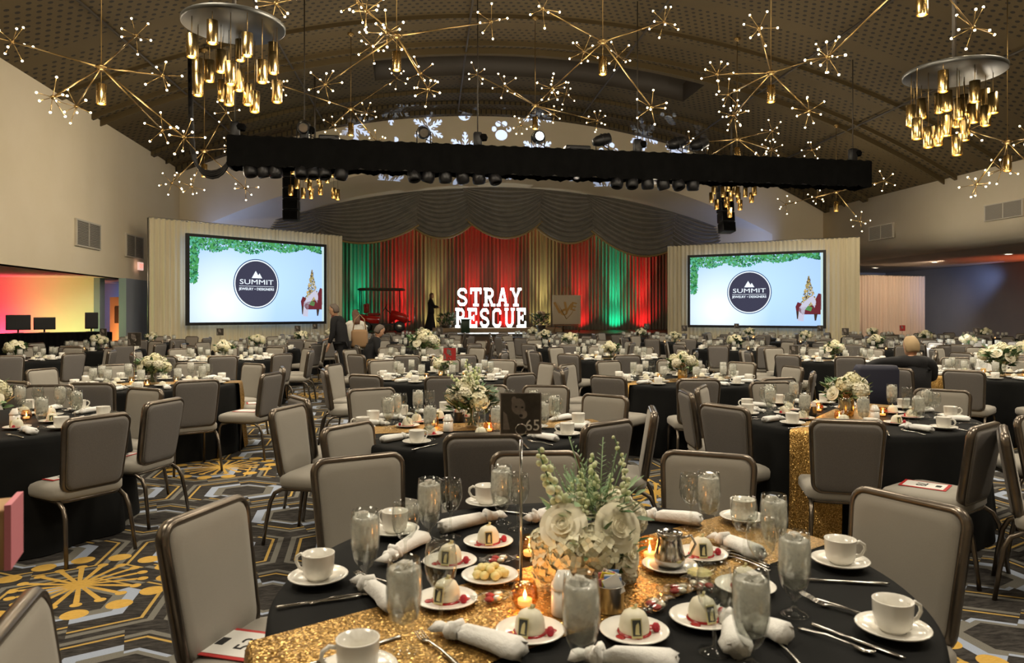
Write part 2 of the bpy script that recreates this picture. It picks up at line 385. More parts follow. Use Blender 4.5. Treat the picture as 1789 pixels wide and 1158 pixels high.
# ceiling with a sunken slot
b = MB(); N = 48; us = [UL-.3+(UR-UL+.6)*i/N for i in range(N+1)]; vsx = [VF, 2, 12, 18, 21.5, 23.3, 27.9]
idx = {}
for j, v_ in enumerate(vsx):
    for i, u_ in enumerate(us): idx[i, j] = len(b.v); b.v.append((u_, v_, vault(u_)))
for j in range(len(vsx)-1):
    for i in range(N):
        uc = (us[i]+us[i+1])/2
        if j == 4 and -1.3 < uc < 9.1: continue
        b.f.append([idx[i, j], idx[i, j+1], idx[i+1, j+1], idx[i+1, j]]); b.mi.append(0); b.sm.append(True)
sl = [u for u in us if -1.35 < u < 9.25]
for k in range(len(sl)-1):
    a, c = sl[k], sl[k+1]; za, zc = vault(a), vault(c)
    b.add([(a, 21.5, za), (c, 21.5, zc), (c, 21.5, zc+.6), (a, 21.5, za+.6), (a, 23.3, za), (c, 23.3, zc), (c, 23.3, zc+.6), (a, 23.3, za+.6)],
          [(0, 1, 2, 3), (5, 4, 7, 6), (3, 2, 6, 7)], 1, True)
for u_ in (sl[0], sl[-1]): z_ = vault(u_); b.add([(u_, 21.5, z_), (u_, 23.3, z_), (u_, 23.3, z_+.6), (u_, 21.5, z_+.6)], [(0, 1, 2, 3)], 1)
b.add([(UL-1, VF, 10), (UR+1, VF, 10), (UR+1, VB+1, 10), (UL-1, VB+1, 10)], [(0, 1, 2, 3)], 1)
ceil = struct('ceiling', b, ['ceiling', 'dark_trim'])
for v_, w_, t_ in ((18.6, .25, .10), (20.4, .12, .12), (20.9, .06, .16), (24.9, .3, .12), (27.4, .35, .16), (26.2, .08, .1)):
    b = MB(); rg = [[(u_, v_-w_/2, vault(u_)+.02), (u_, v_+w_/2, vault(u_)+.02), (u_, v_+w_/2, vault(u_)-t_), (u_, v_-w_/2, vault(u_)-t_)] for u_ in us]
    b.loft(rg, 0, False); b.obj('arched_rib', ['ceiling'], ceil)
for u_ in (-6.2, -3.4, 1.4, 6.0, 10.2, 13.2):
    b = MB(); b.tube([(u_, 14, vault(u_)-.10), (u_+.4, 27.6, vault(u_+.4)-.10)], .03, 6); b.obj('conduit_pipe', 'dark_trim', ceil)
# walls
b = MB(); b.box((UL-.15, (VF+VB)/2, (ZS_L+7.2)/2), (.3, VB-VF, 7.2-ZS_L)); struct('wall_left', b, 'wall')
b = MB(); prof = [(UR, 6.2), (UR, 4.5), (UR+.04, 4.15), (UR+.18, 3.88), (UR+.42, 3.69), (UR+.75, 3.61), (UR+1.0, 3.6), (UR+1.0, 6.2)]
b.loft([[(u, v, z) for u, z in prof] for v in (VF, VB+.3)], 0, True); w = struct('wall_right', b, 'wall')
b = MB(); b.add([(UL-7.3, VF, ZS_L), (UL, VF, ZS_L), (UL, VB, ZS_L), (UL-7.3, VB, ZS_L)], [(0, 1, 2, 3)]); b.box((UL-3.7, 9, ZS_L+.15), (7.2, 37, .28)); struct('ceiling_left_alcove', b, 'soffit')
b = MB(); b.box((UR+4.6, 13, ZS_R+.1), (7.4, 46, .19)); struct('ceiling_right_alcove', b, 'soffit')
b = MB(); b.box((-12.0, 22.1, 1.28), (6.4, .2, 2.56)); struct('wall_left_alcove_back', b, 'wall')
b = MB(); b.box((UL-7.2, 6.5, 1.28), (.2, 31, 2.56)); struct('wall_left_alcove_side', b, 'wall')
b = MB(); b.box((-11, 26.6, 1.28), (5.6, .2, 2.56)); b.box((-8.12, 24.4, 1.28), (.2, 4.4, 2.56)); struct('wall_corridor', b, 'wall_grey')
b = MB(); b.box((UR+4.6, 34.1, 1.8), (10, .2, 3.6)); struct('wall_right_alcove_back', b, 'wall_grey')
b = MB(); b.box((UR+7.3, 13, 1.8), (.2, 44, 3.6)); struct('wall_right_alcove_side', b, 'wall_grey')
b = MB(); b.box((5, VF-.1, 5), (44, .2, 10)); struct('wall_rear', b, 'wall')
# corridor door (orange lit leaf standing ajar) and frame
def stand(px, Y): p = PX(px, HY, Y); return p
door = MB().box((0, 0, 1.03), (.9, .045, 2.06)).obj('door_1', 'wall', None, PX(206, HY, 22.6)*1, rad(-35), kind='structure'); door.location.z = 0
MB().box((-.02, -.03, 1.5), (.22, .02, .5)).obj('vision_panel', 'ventdark', door)
MB().box((.38, -.04, 1.02), (.03, .05, .14)).obj('door_handle', 'steel', door)
b = MB(); b.box((-8.72, 22.15, 1.28), (.16, .34, 2.56)); struct('trim_1', b, 'wall_grey')
b = MB(); b.box((-8.42, 23.6, 1.28), (.3, .3, 2.56)); struct('trim_2', b, 'wall_grey')
# back wall with the arch, splayed reveal and inner arch
def arc_pts(uc, hw, zs, za, n):
    """arch from left spring to right spring as (u,z)"""
    R = (hw*hw+(za-zs)**2)/(2*(za-zs)); a = math.asin(min(1, hw/R)); return [(uc+R*sin(-a+2*a*i/n), za-R+R*cos(-a+2*a*i/n)) for i in range(n+1)]
NA = 40
outer = [(-7.3, 0)]+arc_pts(3.6, 10.9, 4.75, 7.3, NA)+[(14.5, 0)]
b = MB(); vs_ = []; n_ = len(outer)
tops = [(UL-.2, 0)]+[(UL-.2+(UR-UL+.4)*i/NA, vault(UL-.2+(UR-UL+.4)*i/NA)+.3) for i in range(NA+1)]+[(UR+.2, 0)]
vs_ = [(u, VB, z) for u, z in outer]+[(u, VB, z) for u, z in tops]
b.add(vs_, [(i, i+1, n_+i+1, n_+i) for i in range(n_-1)])
struct('wall_back', b, 'wall')
VI = 29.6
inner = [(-4.6, 0)]+arc_pts(3.9, 8.5, 5.3, 6.58, NA)+[(12.4, 0)]
b = MB(); b.add([(u, VB, z) for u, z in outer]+[(u, VI, z) for u, z in inner], [(i, n_+i, n_+i+1, i+1) for i in range(n_-1)], 0, True)
struct('wall_proscenium_reveal', b, 'wall')
# stage box
b = MB(); b.box((3.9, 31.6, .375), (17.2, 6.4, .75)); b.box((3.9, 28.39, .70), (17.2, .03, .1), 1); struct('floor_stage', b, ['stage_floor', 'dark_trim'])
b = MB(); b.box((3.9, 33.2, 5.95), (19, 6.2, .1)); struct('ceiling_stage', b, 'soffit')
b = MB(); b.box((3.9, 34.7, 3), (19, .1, 6)); b.box((-5.3, 32.2, 3), (.1, 5, 6)); b.box((13.2, 32.2, 3), (.1, 5, 6)); struct('wall_stage', b, 'legcurtain')
# low riser the letters stand on
b = MB(); b.box((0, 0, .09), (5.5, 1.1, .18)); riser = b.obj('stage_riser', 'riser', None, RV(3.72, 31.2, .751), PSI, label='low tan riser under the glowing letters on the stage', cat='platform')

# backdrop curtain: pleated cloth, one object per drop
def pleats(w, z0, z1, amp, per, seed, n=10, taper=.0):
    r = random.Random(seed); m = int(w/per*8); b = MB(); rows = []
    ph = [r.uniform(.6, 1.4) for _ in range(int(w/per)+3)]
    xs = [i*w/m for i in range(m+1)]
    for k in range(n+1):
        t = k/n; z = z0+(z1-z0)*t; row = []
        for x in xs:
            q = x/per; a = ph[int(q)]
            row.append((x, amp*a*sin(2*pi*q)*(1-.35*t)+amp*.3*sin(2*pi*q*.37+2*t+seed), z))
        rows.append(row)
    return b.loft(rows, 0, True, False, False)
for k in range(9):
    pleats(2.06, .76, 5.9, .075, .17, k+3).obj('backdrop_drape', 'curtain', None, RV(-5.2+k*2.04, 34.25), PSI,
        label='taupe pleated stage backdrop drape, panel %s from the golf cart side' % ('first second third fourth fifth sixth seventh eighth ninth'.split()[k]), cat='curtain', group='backdrop drapes across the stage')
for s_, u_, lab in ((0, -5.0, 'black leg curtain at the golf cart side of the stage'), (1, 12.0, 'black leg curtain at the easel side of the stage')):
    pleats(1.2, .76, 5.7, .06, .2, 31+s_).obj('leg_curtain', 'legcurtain', None, RV(u_, 30.6), PSI, label=lab, cat='curtain')

# swag valance
def swag(u0, u1, zj0, zj1, zb, name_lab, off=0):
    """festoon gathered at both top corners; zj* = joint heights, zb = lowest point"""
    b = MB(); ns, nt_ = 32, 96; rows = []; T0, T1 = inner_top(u0)+.05, inner_top(u1)+.05
    for k in range(nt_+1):
        t = k/nt_; row = []; zl, zr = T0+(zj0-T0)*t**2.3, T1+(zj1-T1)*t**2.3; uc = (u0+u1)/2; bc = inner_top(uc)+.05-(T0+T1)/2
        C = (zl+zr)/2+bc*(1-t)-(inner_top(uc)+.05+(zb-inner_top(uc)-.05)*t)
        for i in range(ns+1):
            s = i/ns; u = u0+(u1-u0)*s; w = 1-(2*s-1)**2; e = 1-abs(2*s-1)**4
            z = zl+(zr-zl)*s+(inner_top(u)+.05-(T0+(T1-T0)*s))*(1-t)-C*w
            bul = .42*w**.6*(.2+.8*sin(pi*min(1, t*.7)))
            fold = .075*sin(2*pi*(10.5*t+.12*sin(4*s)))*(.15+.85*e)
            row.append((u+(.5-s)*.12*t, -bul-fold-off, z))
        rows.append(row)
    b.loft(rows, 0, True, False, False); v_ = rows[-1]
    o = b.obj('swag', 'swag', valance, label=None); MB().tube([(x, y-.01, z-.02) for x, y, z in v_], .04, 6).obj('fringe', 'fringe', o)
def inner_top(u):
    R = (8.5**2+1.28**2)/(2*1.28); return 6.58-R+sqrt(max(0, R*R-(u-3.9)**2))
valance = empty('swag_valance', RV(0, 29.35), PSI, label='dark grey draped swag valance with gold fringe across the stage arch', cat='curtain')
for a in ((-5.7, -2.6, 4.5, 4.75, 4.0, .0), (-3.9, .55, 4.9, 5.15, 4.30, .12), (-.1, 2.75, 5.15, 5.35, 4.55, .0), (2.1, 5.45, 5.4, 5.35, 4.58, .12), (4.8, 7.85, 5.3, 5.05, 4.42, .0), (7.2, 11.1, 5.05, 4.35, 3.95, .12), (10.3, 13.2, 4.35, 4.0, 3.70, .0)):
    swag(a[0], a[1], a[2], a[3], a[4], '', a[5])
# ---------------------------------------------------------------- projection screens
def curtain_wall(name, p0, p1, h, lab, m='drape', seed=1):
    p0, p1 = Vector(p0), Vector(p1); d = p1-p0; w = d.length; n = max(1, round(w/1.25)); a = atan2(d.y, d.x)
    t = empty(name, (p0.x, p0.y, 0), a, label=lab, cat='curtain')
    for k in range(n):
        pleats(w/n+.03, .01, h, .035, .155, seed+k, 6).obj('drape_panel', m, t, (k*w/n, 0, 0))
    MB().tube([(0, .02, h), (w, .02, h)], .025, 8).obj('top_rail', 'brushed', t)
    for k in range(n+1): MB().tube([(k*w/n, .09, 0), (k*w/n, .09, h)], .02, 6).obj('upright', 'brushed', t)
def leafy(rnd, n, region, size):
    b = MB()
    for _ in range(n):
        x, z = region(rnd); a = rnd.uniform(0, 6.28); s = size*rnd.uniform(.6, 1.5); y = -.012-rnd.random()*.01
        pts = [(x+s*cos(a+t)*q, y, z+s*sin(a+t)*q) for t, q in ((0, 1), (1.1, .45), (2.2, .5), (3.14, .7), (4.1, .5), (5.2, .45))]
        b.add(pts, [tuple(range(6))], rnd.choice((0, 0, 1, 2)))
    return b
def screen(p0, p1, zb, lab, tag_):
    p0, p1 = Vector(p0), Vector(p1); d = p1-p0; w = d.length; h = w*9/16; a = atan2(d.y, d.x)
    t = empty('projection_screen', (p0.x, p0.y, zb), a, label=lab, cat='screen'); fw = .09
    b = MB(); b.box((w/2, 0, h-fw/2), (w, .1, fw)); b.box((w/2, 0, fw/2), (w, .1, fw)); b.box((fw/2, 0, h/2), (fw, .1, h-2*fw)); b.box((w-fw/2, 0, h/2), (fw, .1, h-2*fw)); b.obj('frame', 'screenframe', t)
    for x in (.5, w-.5): MB().box((x, .38, -zb/2+.3), (.06, .06, zb+.6)).box((x, .2, .5), (.05, .4, .05)).box((x, .6, -zb+.02), (.1, .6, .04)).obj('support_leg', 'screenframe', t)
    m = bpy.data.materials.get('scr_bg') or mat('scr_bg', (0, 0, 0), .6, spec=0, emit=(1, 1, 1), es=1.0)
    if not m.get('done'):
        m['done'] = 1; nt = m.node_tree; v, x, y, z = coords(nt)
        g = 1-(length(x-1.1, z-.65)/1.9).mn(1).m('POWER', .9); e = (length(x-2.4, (z-1.35)*1.3)/3.4).mn(1)
        c = mixcol(nt, e, (.50, .73, 1.0), (.34, .52, .95)); c = mixcol(nt, g, c, (.93, 1, .98))
        nt.links.new(c.s, nt.nodes['Principled BSDF'].inputs['Emission Color'])
    P = MB().box((w/2, .0, h/2), (w-2*fw, .02, h-2*fw)).obj('picture_area', 'scr_bg', t)
    cx_, cz_, R = w*.466, h*.475, h*.265
    def disc(r, y, m_, n=64, r2=None):
        b = MB(); q = [(cx_+r*cos(2*pi*i/n), y, cz_+r*sin(2*pi*i/n)) for i in range(n)]
        if r2 is None: b.add(q, [tuple(range(n))[::-1]])
        else: b.add(q+[(cx_+r2*cos(2*pi*i/n), y, cz_+r2*sin(2*pi*i/n)) for i in range(n)], [(i, i+n, (i+1) % n+n, (i+1) % n) for i in range(n)])
        return b
    disc(R*1.09, -.012, 'x').obj('logo_ring', 'scr_navy', P); disc(R*1.05, -.014, 'x').obj('logo_ring', 'scr_white', P); disc(R, -.016, 'x').obj('logo_disc', 'scr_dark', P)
    b = MB(); s = R/1.0
    b.add([(cx_+x*s, -.019, cz_+z*s) for x, z in ((-.24, .25), (.26, .25), (.13, .47), (.075, .38), (.055, .40), (-.05, .57))], [tuple(range(6))])
    b.add([(cx_-.83*s, -.019, cz_-.115*s), (cx_+.83*s, -.019, cz_-.115*s), (cx_+.83*s, -.019, cz_-.10*s), (cx_-.83*s, -.019, cz_-.10*s)], [(0, 1, 2, 3)])
    Mx = Matrix.Rotation(pi/2, 4, 'X')
    for txt, sz, z, wx in (('SUMMIT', .30, .07, 1.42), ('JEWELRY \u2022 DESIGNERS', .155, -.235, 1.12)):
        vs, fs = text_geo(txt, sz*s, .002, 1); ws = max(v[0] for v in vs)*2; k = (1.62 if sz > .2 else 1.66)*s/ws
        b.add([(cx_+v[0]*k, -.019-v[2], cz_+z*s+v[1]) for v in vs], fs)
        if sz < .2: b.add([(cx_+v[0]*k+.005, -.0195-v[2], cz_+z*s+v[1]+.003) for v in vs], fs)
    b.obj('logo_lettering', 'scr_white', P)
    r = random.Random(5)
    def reg(r_):
        if r_.random() < .72:
            x = r_.uniform(fw, w-fw-.12); lim = .17+.14*abs(sin(x*2.3))+.1*sin(x*1.1); return x, h-fw-r_.random()**1.3*max(.07, lim)-.02
        z = r_.random()**.9*h*.5; return fw+.03+r_.random()*(.34-.25*z/h)*.9, h-fw-z
    g = leafy(r, 1700, reg, .055).obj('garland_picture', ['scr_green', 'scr_green2', 'scr_green3'], P); g['kind'] = 'stuff'
    def reg2(r_):
        z = r_.random()**1.5; return w*.885+(r_.random()-.5)*(1-z)*.62, h*.27+z*h*.40
    leafy(r, 700, reg2, .03).obj('tree_picture', ['scr_pine', 'scr_gold', 'scr_brown'], P)['kind'] = 'stuff'
    b = MB(); q = lambda pts, mi: b.add([(w*x, -.024, h*z) for x, z in pts], [tuple(range(len(pts)))], mi)
    q([(.84, .18), (.965, .18), (.965, .26), (.93, .30), (.84, .27), (.82, .22)], 0); q([(.935, .24), (.97, .24), (.97, .44), (.95, .45), (.932, .38)], 0)
    q([(.80, .22), (.83, .22), (.835, .32), (.81, .34), (.795, .28)], 0)
    q([(.925, .10), (.935, .10), (.945, .19), (.92, .19)], 3); q([(.805, .12), (.812, .12), (.82, .22), (.80, .22)], 3)
    q([(.81, .10), (.85, .09), (.86, .24), (.90, .34), (.925, .26), (.935, .34), (.915, .42), (.89, .40), (.85, .33), (.82, .27)], 1); q([(.86, .24), (.90, .22), (.91, .27), (.88, .29)], 2)
    q([(.965, fw/h), (1-fw/w, fw/h), (1-fw/w, 1-fw/h), (.965, 1-fw/h)], 4)
    b.obj('armchair_picture', ['scr_red', 'scr_pale', 'scr_green', 'scr_brown', 'scr_strip'], P)
    return t
LP0, LP1 = (-9.74, 21.8), (-6.51, 25.5); RP0, RP1 = (6.63, 27.5), (10.8, 25.1)
screen(LP0, LP1, 1.19, 'big projection screen with the round logo beside the golf cart side of the stage', 'l')
screen(RP0, RP1, 1.03, 'big projection screen with the round logo on the easel side of the stage', 'r')
def ext(p0, p1, a, c, back=.28):
    d = (Vector(p1)-Vector(p0)).normalized(); n = Vector((-d.y, d.x)); return Vector(p0)-d*a+n*back, Vector(p1)+d*c+n*back
a, c = ext(LP0, LP1, .95, .85); curtain_wall('drape_wall', a, c, 4.35, 'cream pipe-and-drape wall behind the screen nearest the man in black', seed=3)
a, c = ext(RP0, RP1, .88, 1.0); curtain_wall('drape_wall', a, c, 4.15, 'cream pipe-and-drape wall behind the screen on the easel side', seed=13)
curtain_wall('drape_wall', PX(1492, HY, 31.4).xy, PX(1616, HY, 32.4).xy, 3.2, 'lower pinkish drape wall in the dark alcove beside the cream drapes', 'drape_pink', seed=23)

# vents, exit sign
def vent(u, v, z, w, h, side, lab):
    t = empty('air_vent', RV(u, v, z), PSI+(pi/2 if side > 0 else -pi/2), label=lab, cat='vent')
    b = MB()
    for x, zz, a_, c_ in ((0, h/2, w+.08, .05), (0, -h/2, w+.08, .05), (-w/2, 0, .05, h), (w/2, 0, .05, h), (0, 0, .05, h)): b.box((x, 0, zz), (a_, .05, c_))
    b.obj('frame', 'ventframe', t); MB().box((0, .0, 0), (w, .02, h)).obj('backing', 'ventdark', t)
    n = 16; me = MB().box((0, 0, 0), (w/2-.05, .03, .022), M=Matrix.Rotation(.5, 4, 'X')).mesh('slat', 'ventslat')
    for s in (-1, 1):
        for k in range(n): link('slat', me, t, (s*w/4, -.02, -h/2+(k+.5)*h/n))
def wallpt(px, py, u):  # point of a side wall plane under a pixel
    q = (px-715)/1287.0; Y = u/q; v = (Y-u*sin(PSI))/cos(PSI); return v, CH+(HY-py)/F*Y
for x0, x1, ya, yb, u, sd, lab in ((133, 174, 388, 432, UL+.03, 1, 'louvred double air vent on the cream wall, the one farther from the exit sign'), (220, 249, 412, 450, UL+.03, 1, 'louvred double air vent on the cream wall just above the exit sign'),
        (1519, 1560, 393.5, 417, UR-.03, -1, 'louvred air vent high on the wall nearest the cream drape wall'), (1721, 1786, 354, 381, UR-.03, -1, 'louvred air vent high on the wall under the pendant cluster without a truss before it')):
    v0, z0 = wallpt(x0, (ya+yb)/2, u); v1, z1 = wallpt(x1, (ya+yb)/2, u); va, za = wallpt((x0+x1)/2, ya, u); vb, zb_ = wallpt((x0+x1)/2, yb, u)
    vent(u, (v0+v1)/2, (z0+z1)/2, abs(v1-v0), abs(za-zb_)*.97, sd, lab)
v_, z_ = wallpt(244, 465, UL+.1); t = empty('exit_sign', RV(UL+.12, v_, z_), PSI+pi/2, label='small red glowing exit sign low on the cream wall below the vents', cat='sign')
MB().box((0, 0, 0), (.34, .06, .24)).obj('housing', 'exitwhite', t); vs, fs = text_geo('EXIT', .17, .004, .85); MB().add([(x, -.034-z, y) for x, y, z in vs], fs).obj('lettering', 'exitred', t)
# recessed downlights in the right alcove
for px, py in ((1762, 444), (1633, 458), (1529, 468)):
    Y = (ZS_R-CH)*F/(HY-py); p = PX(px, py, Y); t = empty('recessed_downlight', p, label='round recessed downlight in the alcove ceiling, %s the cream drapes' % {1762: 'farthest from', 1633: 'second from', 1529: 'nearest'}[px], cat='lamp')
    MB().lathe([(.13, .0), (.15, -.015), (.17, 0)], 20).obj('trim_ring', 'ventframe', t); MB().lathe([(.0, -.004), (.13, -.004)], 20).obj('diffuser', 'downglow', t)
    light('downlight', 'SPOT', (p.x, p.y, p.z-.05), 30, (1, .8, .6), .08, (p.x, p.y, 0), 110)
# ---------------------------------------------------------------- truss with black skirt and stage lights
TA, TB = PX(402, 240, 16.0), PX(1510, 285, 18.7)
TL = (TB.xy-TA.xy).length; TR = atan2(TB.y-TA.y, TB.x-TA.x); TZ = (TA.z+TB.z)/2; TH = .66
truss = empty('lighting_truss', (TA.x, TA.y, TZ-TH), TR, label='long black-skirted lighting truss hanging across the hall', cat='truss')
b = MB(); r = random.Random(4); n = 220; front = []
def skirt(y0, sgn):
    rows = []
    for k in range(4):
        t = k/3; row = []
        for i in range(n+1):
            x = TL*i/n; z = TH-t*(TH-.0)-(.02*sin(i*.9)*t+.015*sin(i*2.3)*t)*(1 if k == 3 else .5)+(.012*sin(i*1.7) if k == 0 else 0)
            row.append((x, y0+sgn*(.02*sin(i*1.3)*t+.012*sin(i*.5)), z))
        rows.append(row)
    return rows
MB().loft(skirt(-.27, -1), 0, True, False, False).obj('skirt', 'blackskirt', truss); MB().loft(skirt(.27, 1), 0, True, False, False).obj('skirt', 'blackskirt', truss)
MB().box((0, 0, TH/2), (.04, .54, TH*.98)).obj('end_skirt', 'blackskirt', truss); MB().box((TL, 0, TH/2), (.04, .54, TH*.98)).obj('end_skirt', 'blackskirt', truss)
for y, z in ((-.2, TH-.05), (.2, TH-.05), (-.2, .12), (.2, .12)): MB().tube([(0, y, z), (TL, y, z)], .025, 6).obj('chord', 'brushed', truss)
b = MB()
for k in range(int(TL/.5)):
    for y in (-.2, .2): b.tube([(k*.5, y, .12), (k*.5+.25, y, TH-.05), (k*.5+.5, y, .12)], .012, 5)
b.obj('bracing', 'brushed', truss)
MB().box((TL/2, 0, TH-.02), (TL, .5, .02)).obj('top_cloth', 'blackskirt', truss)
def tpos(px):  # position along the truss seen at a pixel column
    k = (px-CX)/F; d = TB-TA; s = (k*TA.y-TA.x)/(d.x-k*d.y); return s*TL
def on_truss(s, y=0, z=0):
    return Vector((TA.x+cos(TR)*s-sin(TR)*y, TA.y+sin(TR)*s+cos(TR)*y, TZ+z))
ordw = 'first second third fourth fifth sixth seventh eighth ninth tenth eleventh twelfth thirteenth fourteenth fifteenth sixteenth seventeenth eighteenth nineteenth twentieth'.split()
# moving / profile lights on top
tops = [(531, 0, 'dark'), (740, .0, 'dark'), (940, 0, 'lit'), (1052, 1, 'side'), (1182, 1, 'side'), (1222, 1, 'side')]
def fixture(px, kind, i):
    p = on_truss(tpos(px), .0, .0); t = empty('stage_light', p, TR, label=('stage spotlight with a glowing white lens standing on the truss' if kind == 'lit' else 'black stage spotlight standing on the truss, %s from the cable end' % ordw[i]), cat='stage light')
    MB().box((0, 0, .02), (.22, .2, .04)).obj('clamp_base', 'blackmetal', t)
    b = MB(); b.tube([(-.15, 0, .04), (-.16, 0, .32)], .012, 6); b.tube([(.15, 0, .04), (.16, 0, .32)], .012, 6); b.obj('yoke', 'blackmetal', t)
    M = Matrix.Translation((0, 0, .3)) @ Matrix.Rotation({'dark': 1.9, 'lit': 1.65, 'side': 1.7}[kind], 4, 'X') if kind != 'side' else Matrix.Translation((0, 0, .3)) @ Matrix.Rotation(1.25, 4, 'Y')
    MB().lathe([(0, -.24), (.08, -.24), (.13, -.12), (.14, .1), (.12, .14), (.12, .2), (.1, .2)], 16, M=M).lathe([(.145, -.02), (.16, 0), (.145, .02)], 16, M=M).obj('body', 'blackmetal', t)
    MB().lathe([(0, .17), (.1, .17)], 16, M=M).obj('lens', 'spotglow' if kind == 'lit' else 'steel', t)
    b = MB(); b.tube([(.05, .02, .15), (.2, .1, .1), (.3, .05, 0)], .012, 5); b.obj('cable', 'blackmetal', t)
for i, (px, a, k) in enumerate(tops): fixture(px, k, i)
for i, px in enumerate((410, 531.5, 835, 1115, 1492)):
    s = tpos(px); p = on_truss(s, .05); z1 = vault(p.x*cos(PSI)+p.y*sin(PSI))
    t = empty('chain_hoist', p, TR, label='black chain hoist carrying the truss, %s from the cable end' % ordw[i], cat='hoist')
    MB().bevbox((0, 0, .2), (.2, .16, .34), .04).box((0, 0, .02), (.1, .1, .06)).obj('motor_body', 'blackmetal', t)
    MB().tube([(0, 0, .36), (0, 0, z1-p.z)], .014, 6).obj('chain', 'dark_trim', t)
    MB().lathe([(.1, -.02), (.12, .06), (.09, .12)], 10, M=Matrix.Translation((.12, 0, .2))).obj('chain_bag', 'blackskirt', t)
for px, w_ in ((1005, .5), (575, .45), (1020, .3)):
    p = on_truss(tpos(px), .05); MB().bevbox((0, 0, .07), (w_, .3, .13), .03).box((0, -.16, .07), (w_*.6, .02, .05)).obj('power_box', 'blackmetal', None, p, TR, label={1005: 'wide flat black power box lying on the truss top', 575: 'black power box on the truss beside the tall cluster of arms', 1020: 'short black power box beside the wide one on the truss'}[px], cat='power box')
# small cans hanging beneath
cans = [438, 460, 482, 528, 548, 566, 598, 722, 749, 777, 806, 835, 862, 1076, 1101, 1128, 1154, 1180, 1207]
canm = MB().lathe([(0, .09), (.07, .08), (.115, .0), (.125, -.08), (.115, -.15), (.09, -.17), (.085, -.12)], 12).mesh('can', 'blackmetal'); lensm = MB().lathe([(0, -.14), (.088, -.14)], 12).mesh('lens', 'dark_trim')
yk = MB().tube([(-.13, 0, -.02), (-.13, 0, .14), (.13, 0, .14), (.13, 0, -.02)], .01, 5).mesh('yoke', 'blackmetal')
for i, px in enumerate(cans):
    p = on_truss(tpos(px), -.12, -TH-.0); t = empty('par_can', p, TR, label='round black par light under the truss skirt, %s from the cable end' % ordw[i], cat='stage light', group='par lights under the truss')
    link('body', canm, t, scale=1.25, rot=(random.uniform(-.4, .4), random.uniform(-.3, .3), 0)); link('lens', lensm, t); link('yoke', yk, t)
# cable bundle at the left end
b = []
for k, (dx, sag) in enumerate(((0, 0), (.05, .06), (.1, .12), (.16, .2))):
    p = [PX(330+dx*20, 90, 15.9), PX(331+dx*30, 200, 15.9), PX(334+dx*30, 262, 15.95)]
    q = [PX(336+dx*30+(402-336-dx*30)*(.5-.5*cos(pi*i/10)), 268+(32+sag*55)*sin(pi*i/10), 16) for i in range(11)]
    b.append(p+q)
t = empty('cable_bundle', (0, 0, 0), label='bundle of black cables looping down to the end of the truss', cat='cable')
for p in b: MB().tube(p, .03, 6).obj('cable', 'blackmetal', t)
# speaker columns
def speaker_column(px, y0, y1, Y, n, w, lab, tilt=0):
    z1, z0 = CH+(HY-y0)/F*Y, CH+(HY-y1)/F*Y; p = PX(px, y0, Y); t = empty('line_array', p, PSI, label=lab, cat='loudspeaker')
    h = (z1-z0)/n
    for k in range(n):
        o = MB().bevbox((0, 0, -h/2), (w, .45, h*.97), .03).obj('cabinet', 'blackmetal', t, (0, -tilt*k*k*.012, -k*h), rot=(-tilt*k*.04, 0, 0))
        MB().box((0, -.232, -h/2), (w*.86, .01, h*.8)).obj('grille', 'blackskirt', o)
    MB().tube([(0, 0, 0), (0, 0, 7.9-z1)], .015, 6).obj('hanging_cable', 'dark_trim', t); MB().box((0, 0, .04), (w*.8, .3, .06)).obj('rigging_frame', 'blackmetal', t)
speaker_column(509, 293, 386, 24.5, 5, .52, 'black hanging loudspeaker column beside the screen and swags nearest the exit sign')
speaker_column(1266, 318, 408, 26.5, 5, .5, 'black hanging loudspeaker column above the screen on the easel side', .8)

# ---------------------------------------------------------------- starburst chandeliers
bulbm = MB().ball((0, 0, 0), .0175, 8).mesh('bulb', 'bulb')
hubm = MB().ball((0, 0, 0), .07, 12, sc=(1, 1, .8)).lathe([(.075, -.02), (.095, 0), (.075, .02)], 14).mesh('hub', 'brass')
cylm = MB().lathe([(.072, 0), (.072, .30), (.0, .31)], 18).lathe([(.066, 0), (.066, .29)], 18).mesh('shade', 'gold')
glowm = MB().lathe([(0, .05), (.03, .045), (.05, .06)], 10).ball((0, 0, .05), .028, 8).mesh('lamp', 'lampglow')
def spike_burst(rnd, R, ns):
    """short rods round a knot: returns mesh and tips"""
    b = MB(); b.ball((0, 0, 0), .035, 8); tips = []; g = rnd.uniform(0, 6)
    for k in range(ns):
        z = 1-2*(k+.5)/ns; rr = sqrt(1-z*z); a = g+k*2.39996; L = R*rnd.choice((1, 1, .95, .72))
        d = Vector((rr*cos(a), rr*sin(a), z*.95))*L; b.tube([(0, 0, 0), d], .006, 5); b.ball(d*.97, .013, 6); tips.append(d)
    return b, tips
BUR = [spike_burst(random.Random(40+k), .31, 7+k % 3) for k in range(5)]; BURM = [b.mesh('burst', 'brass') for b, _ in BUR]
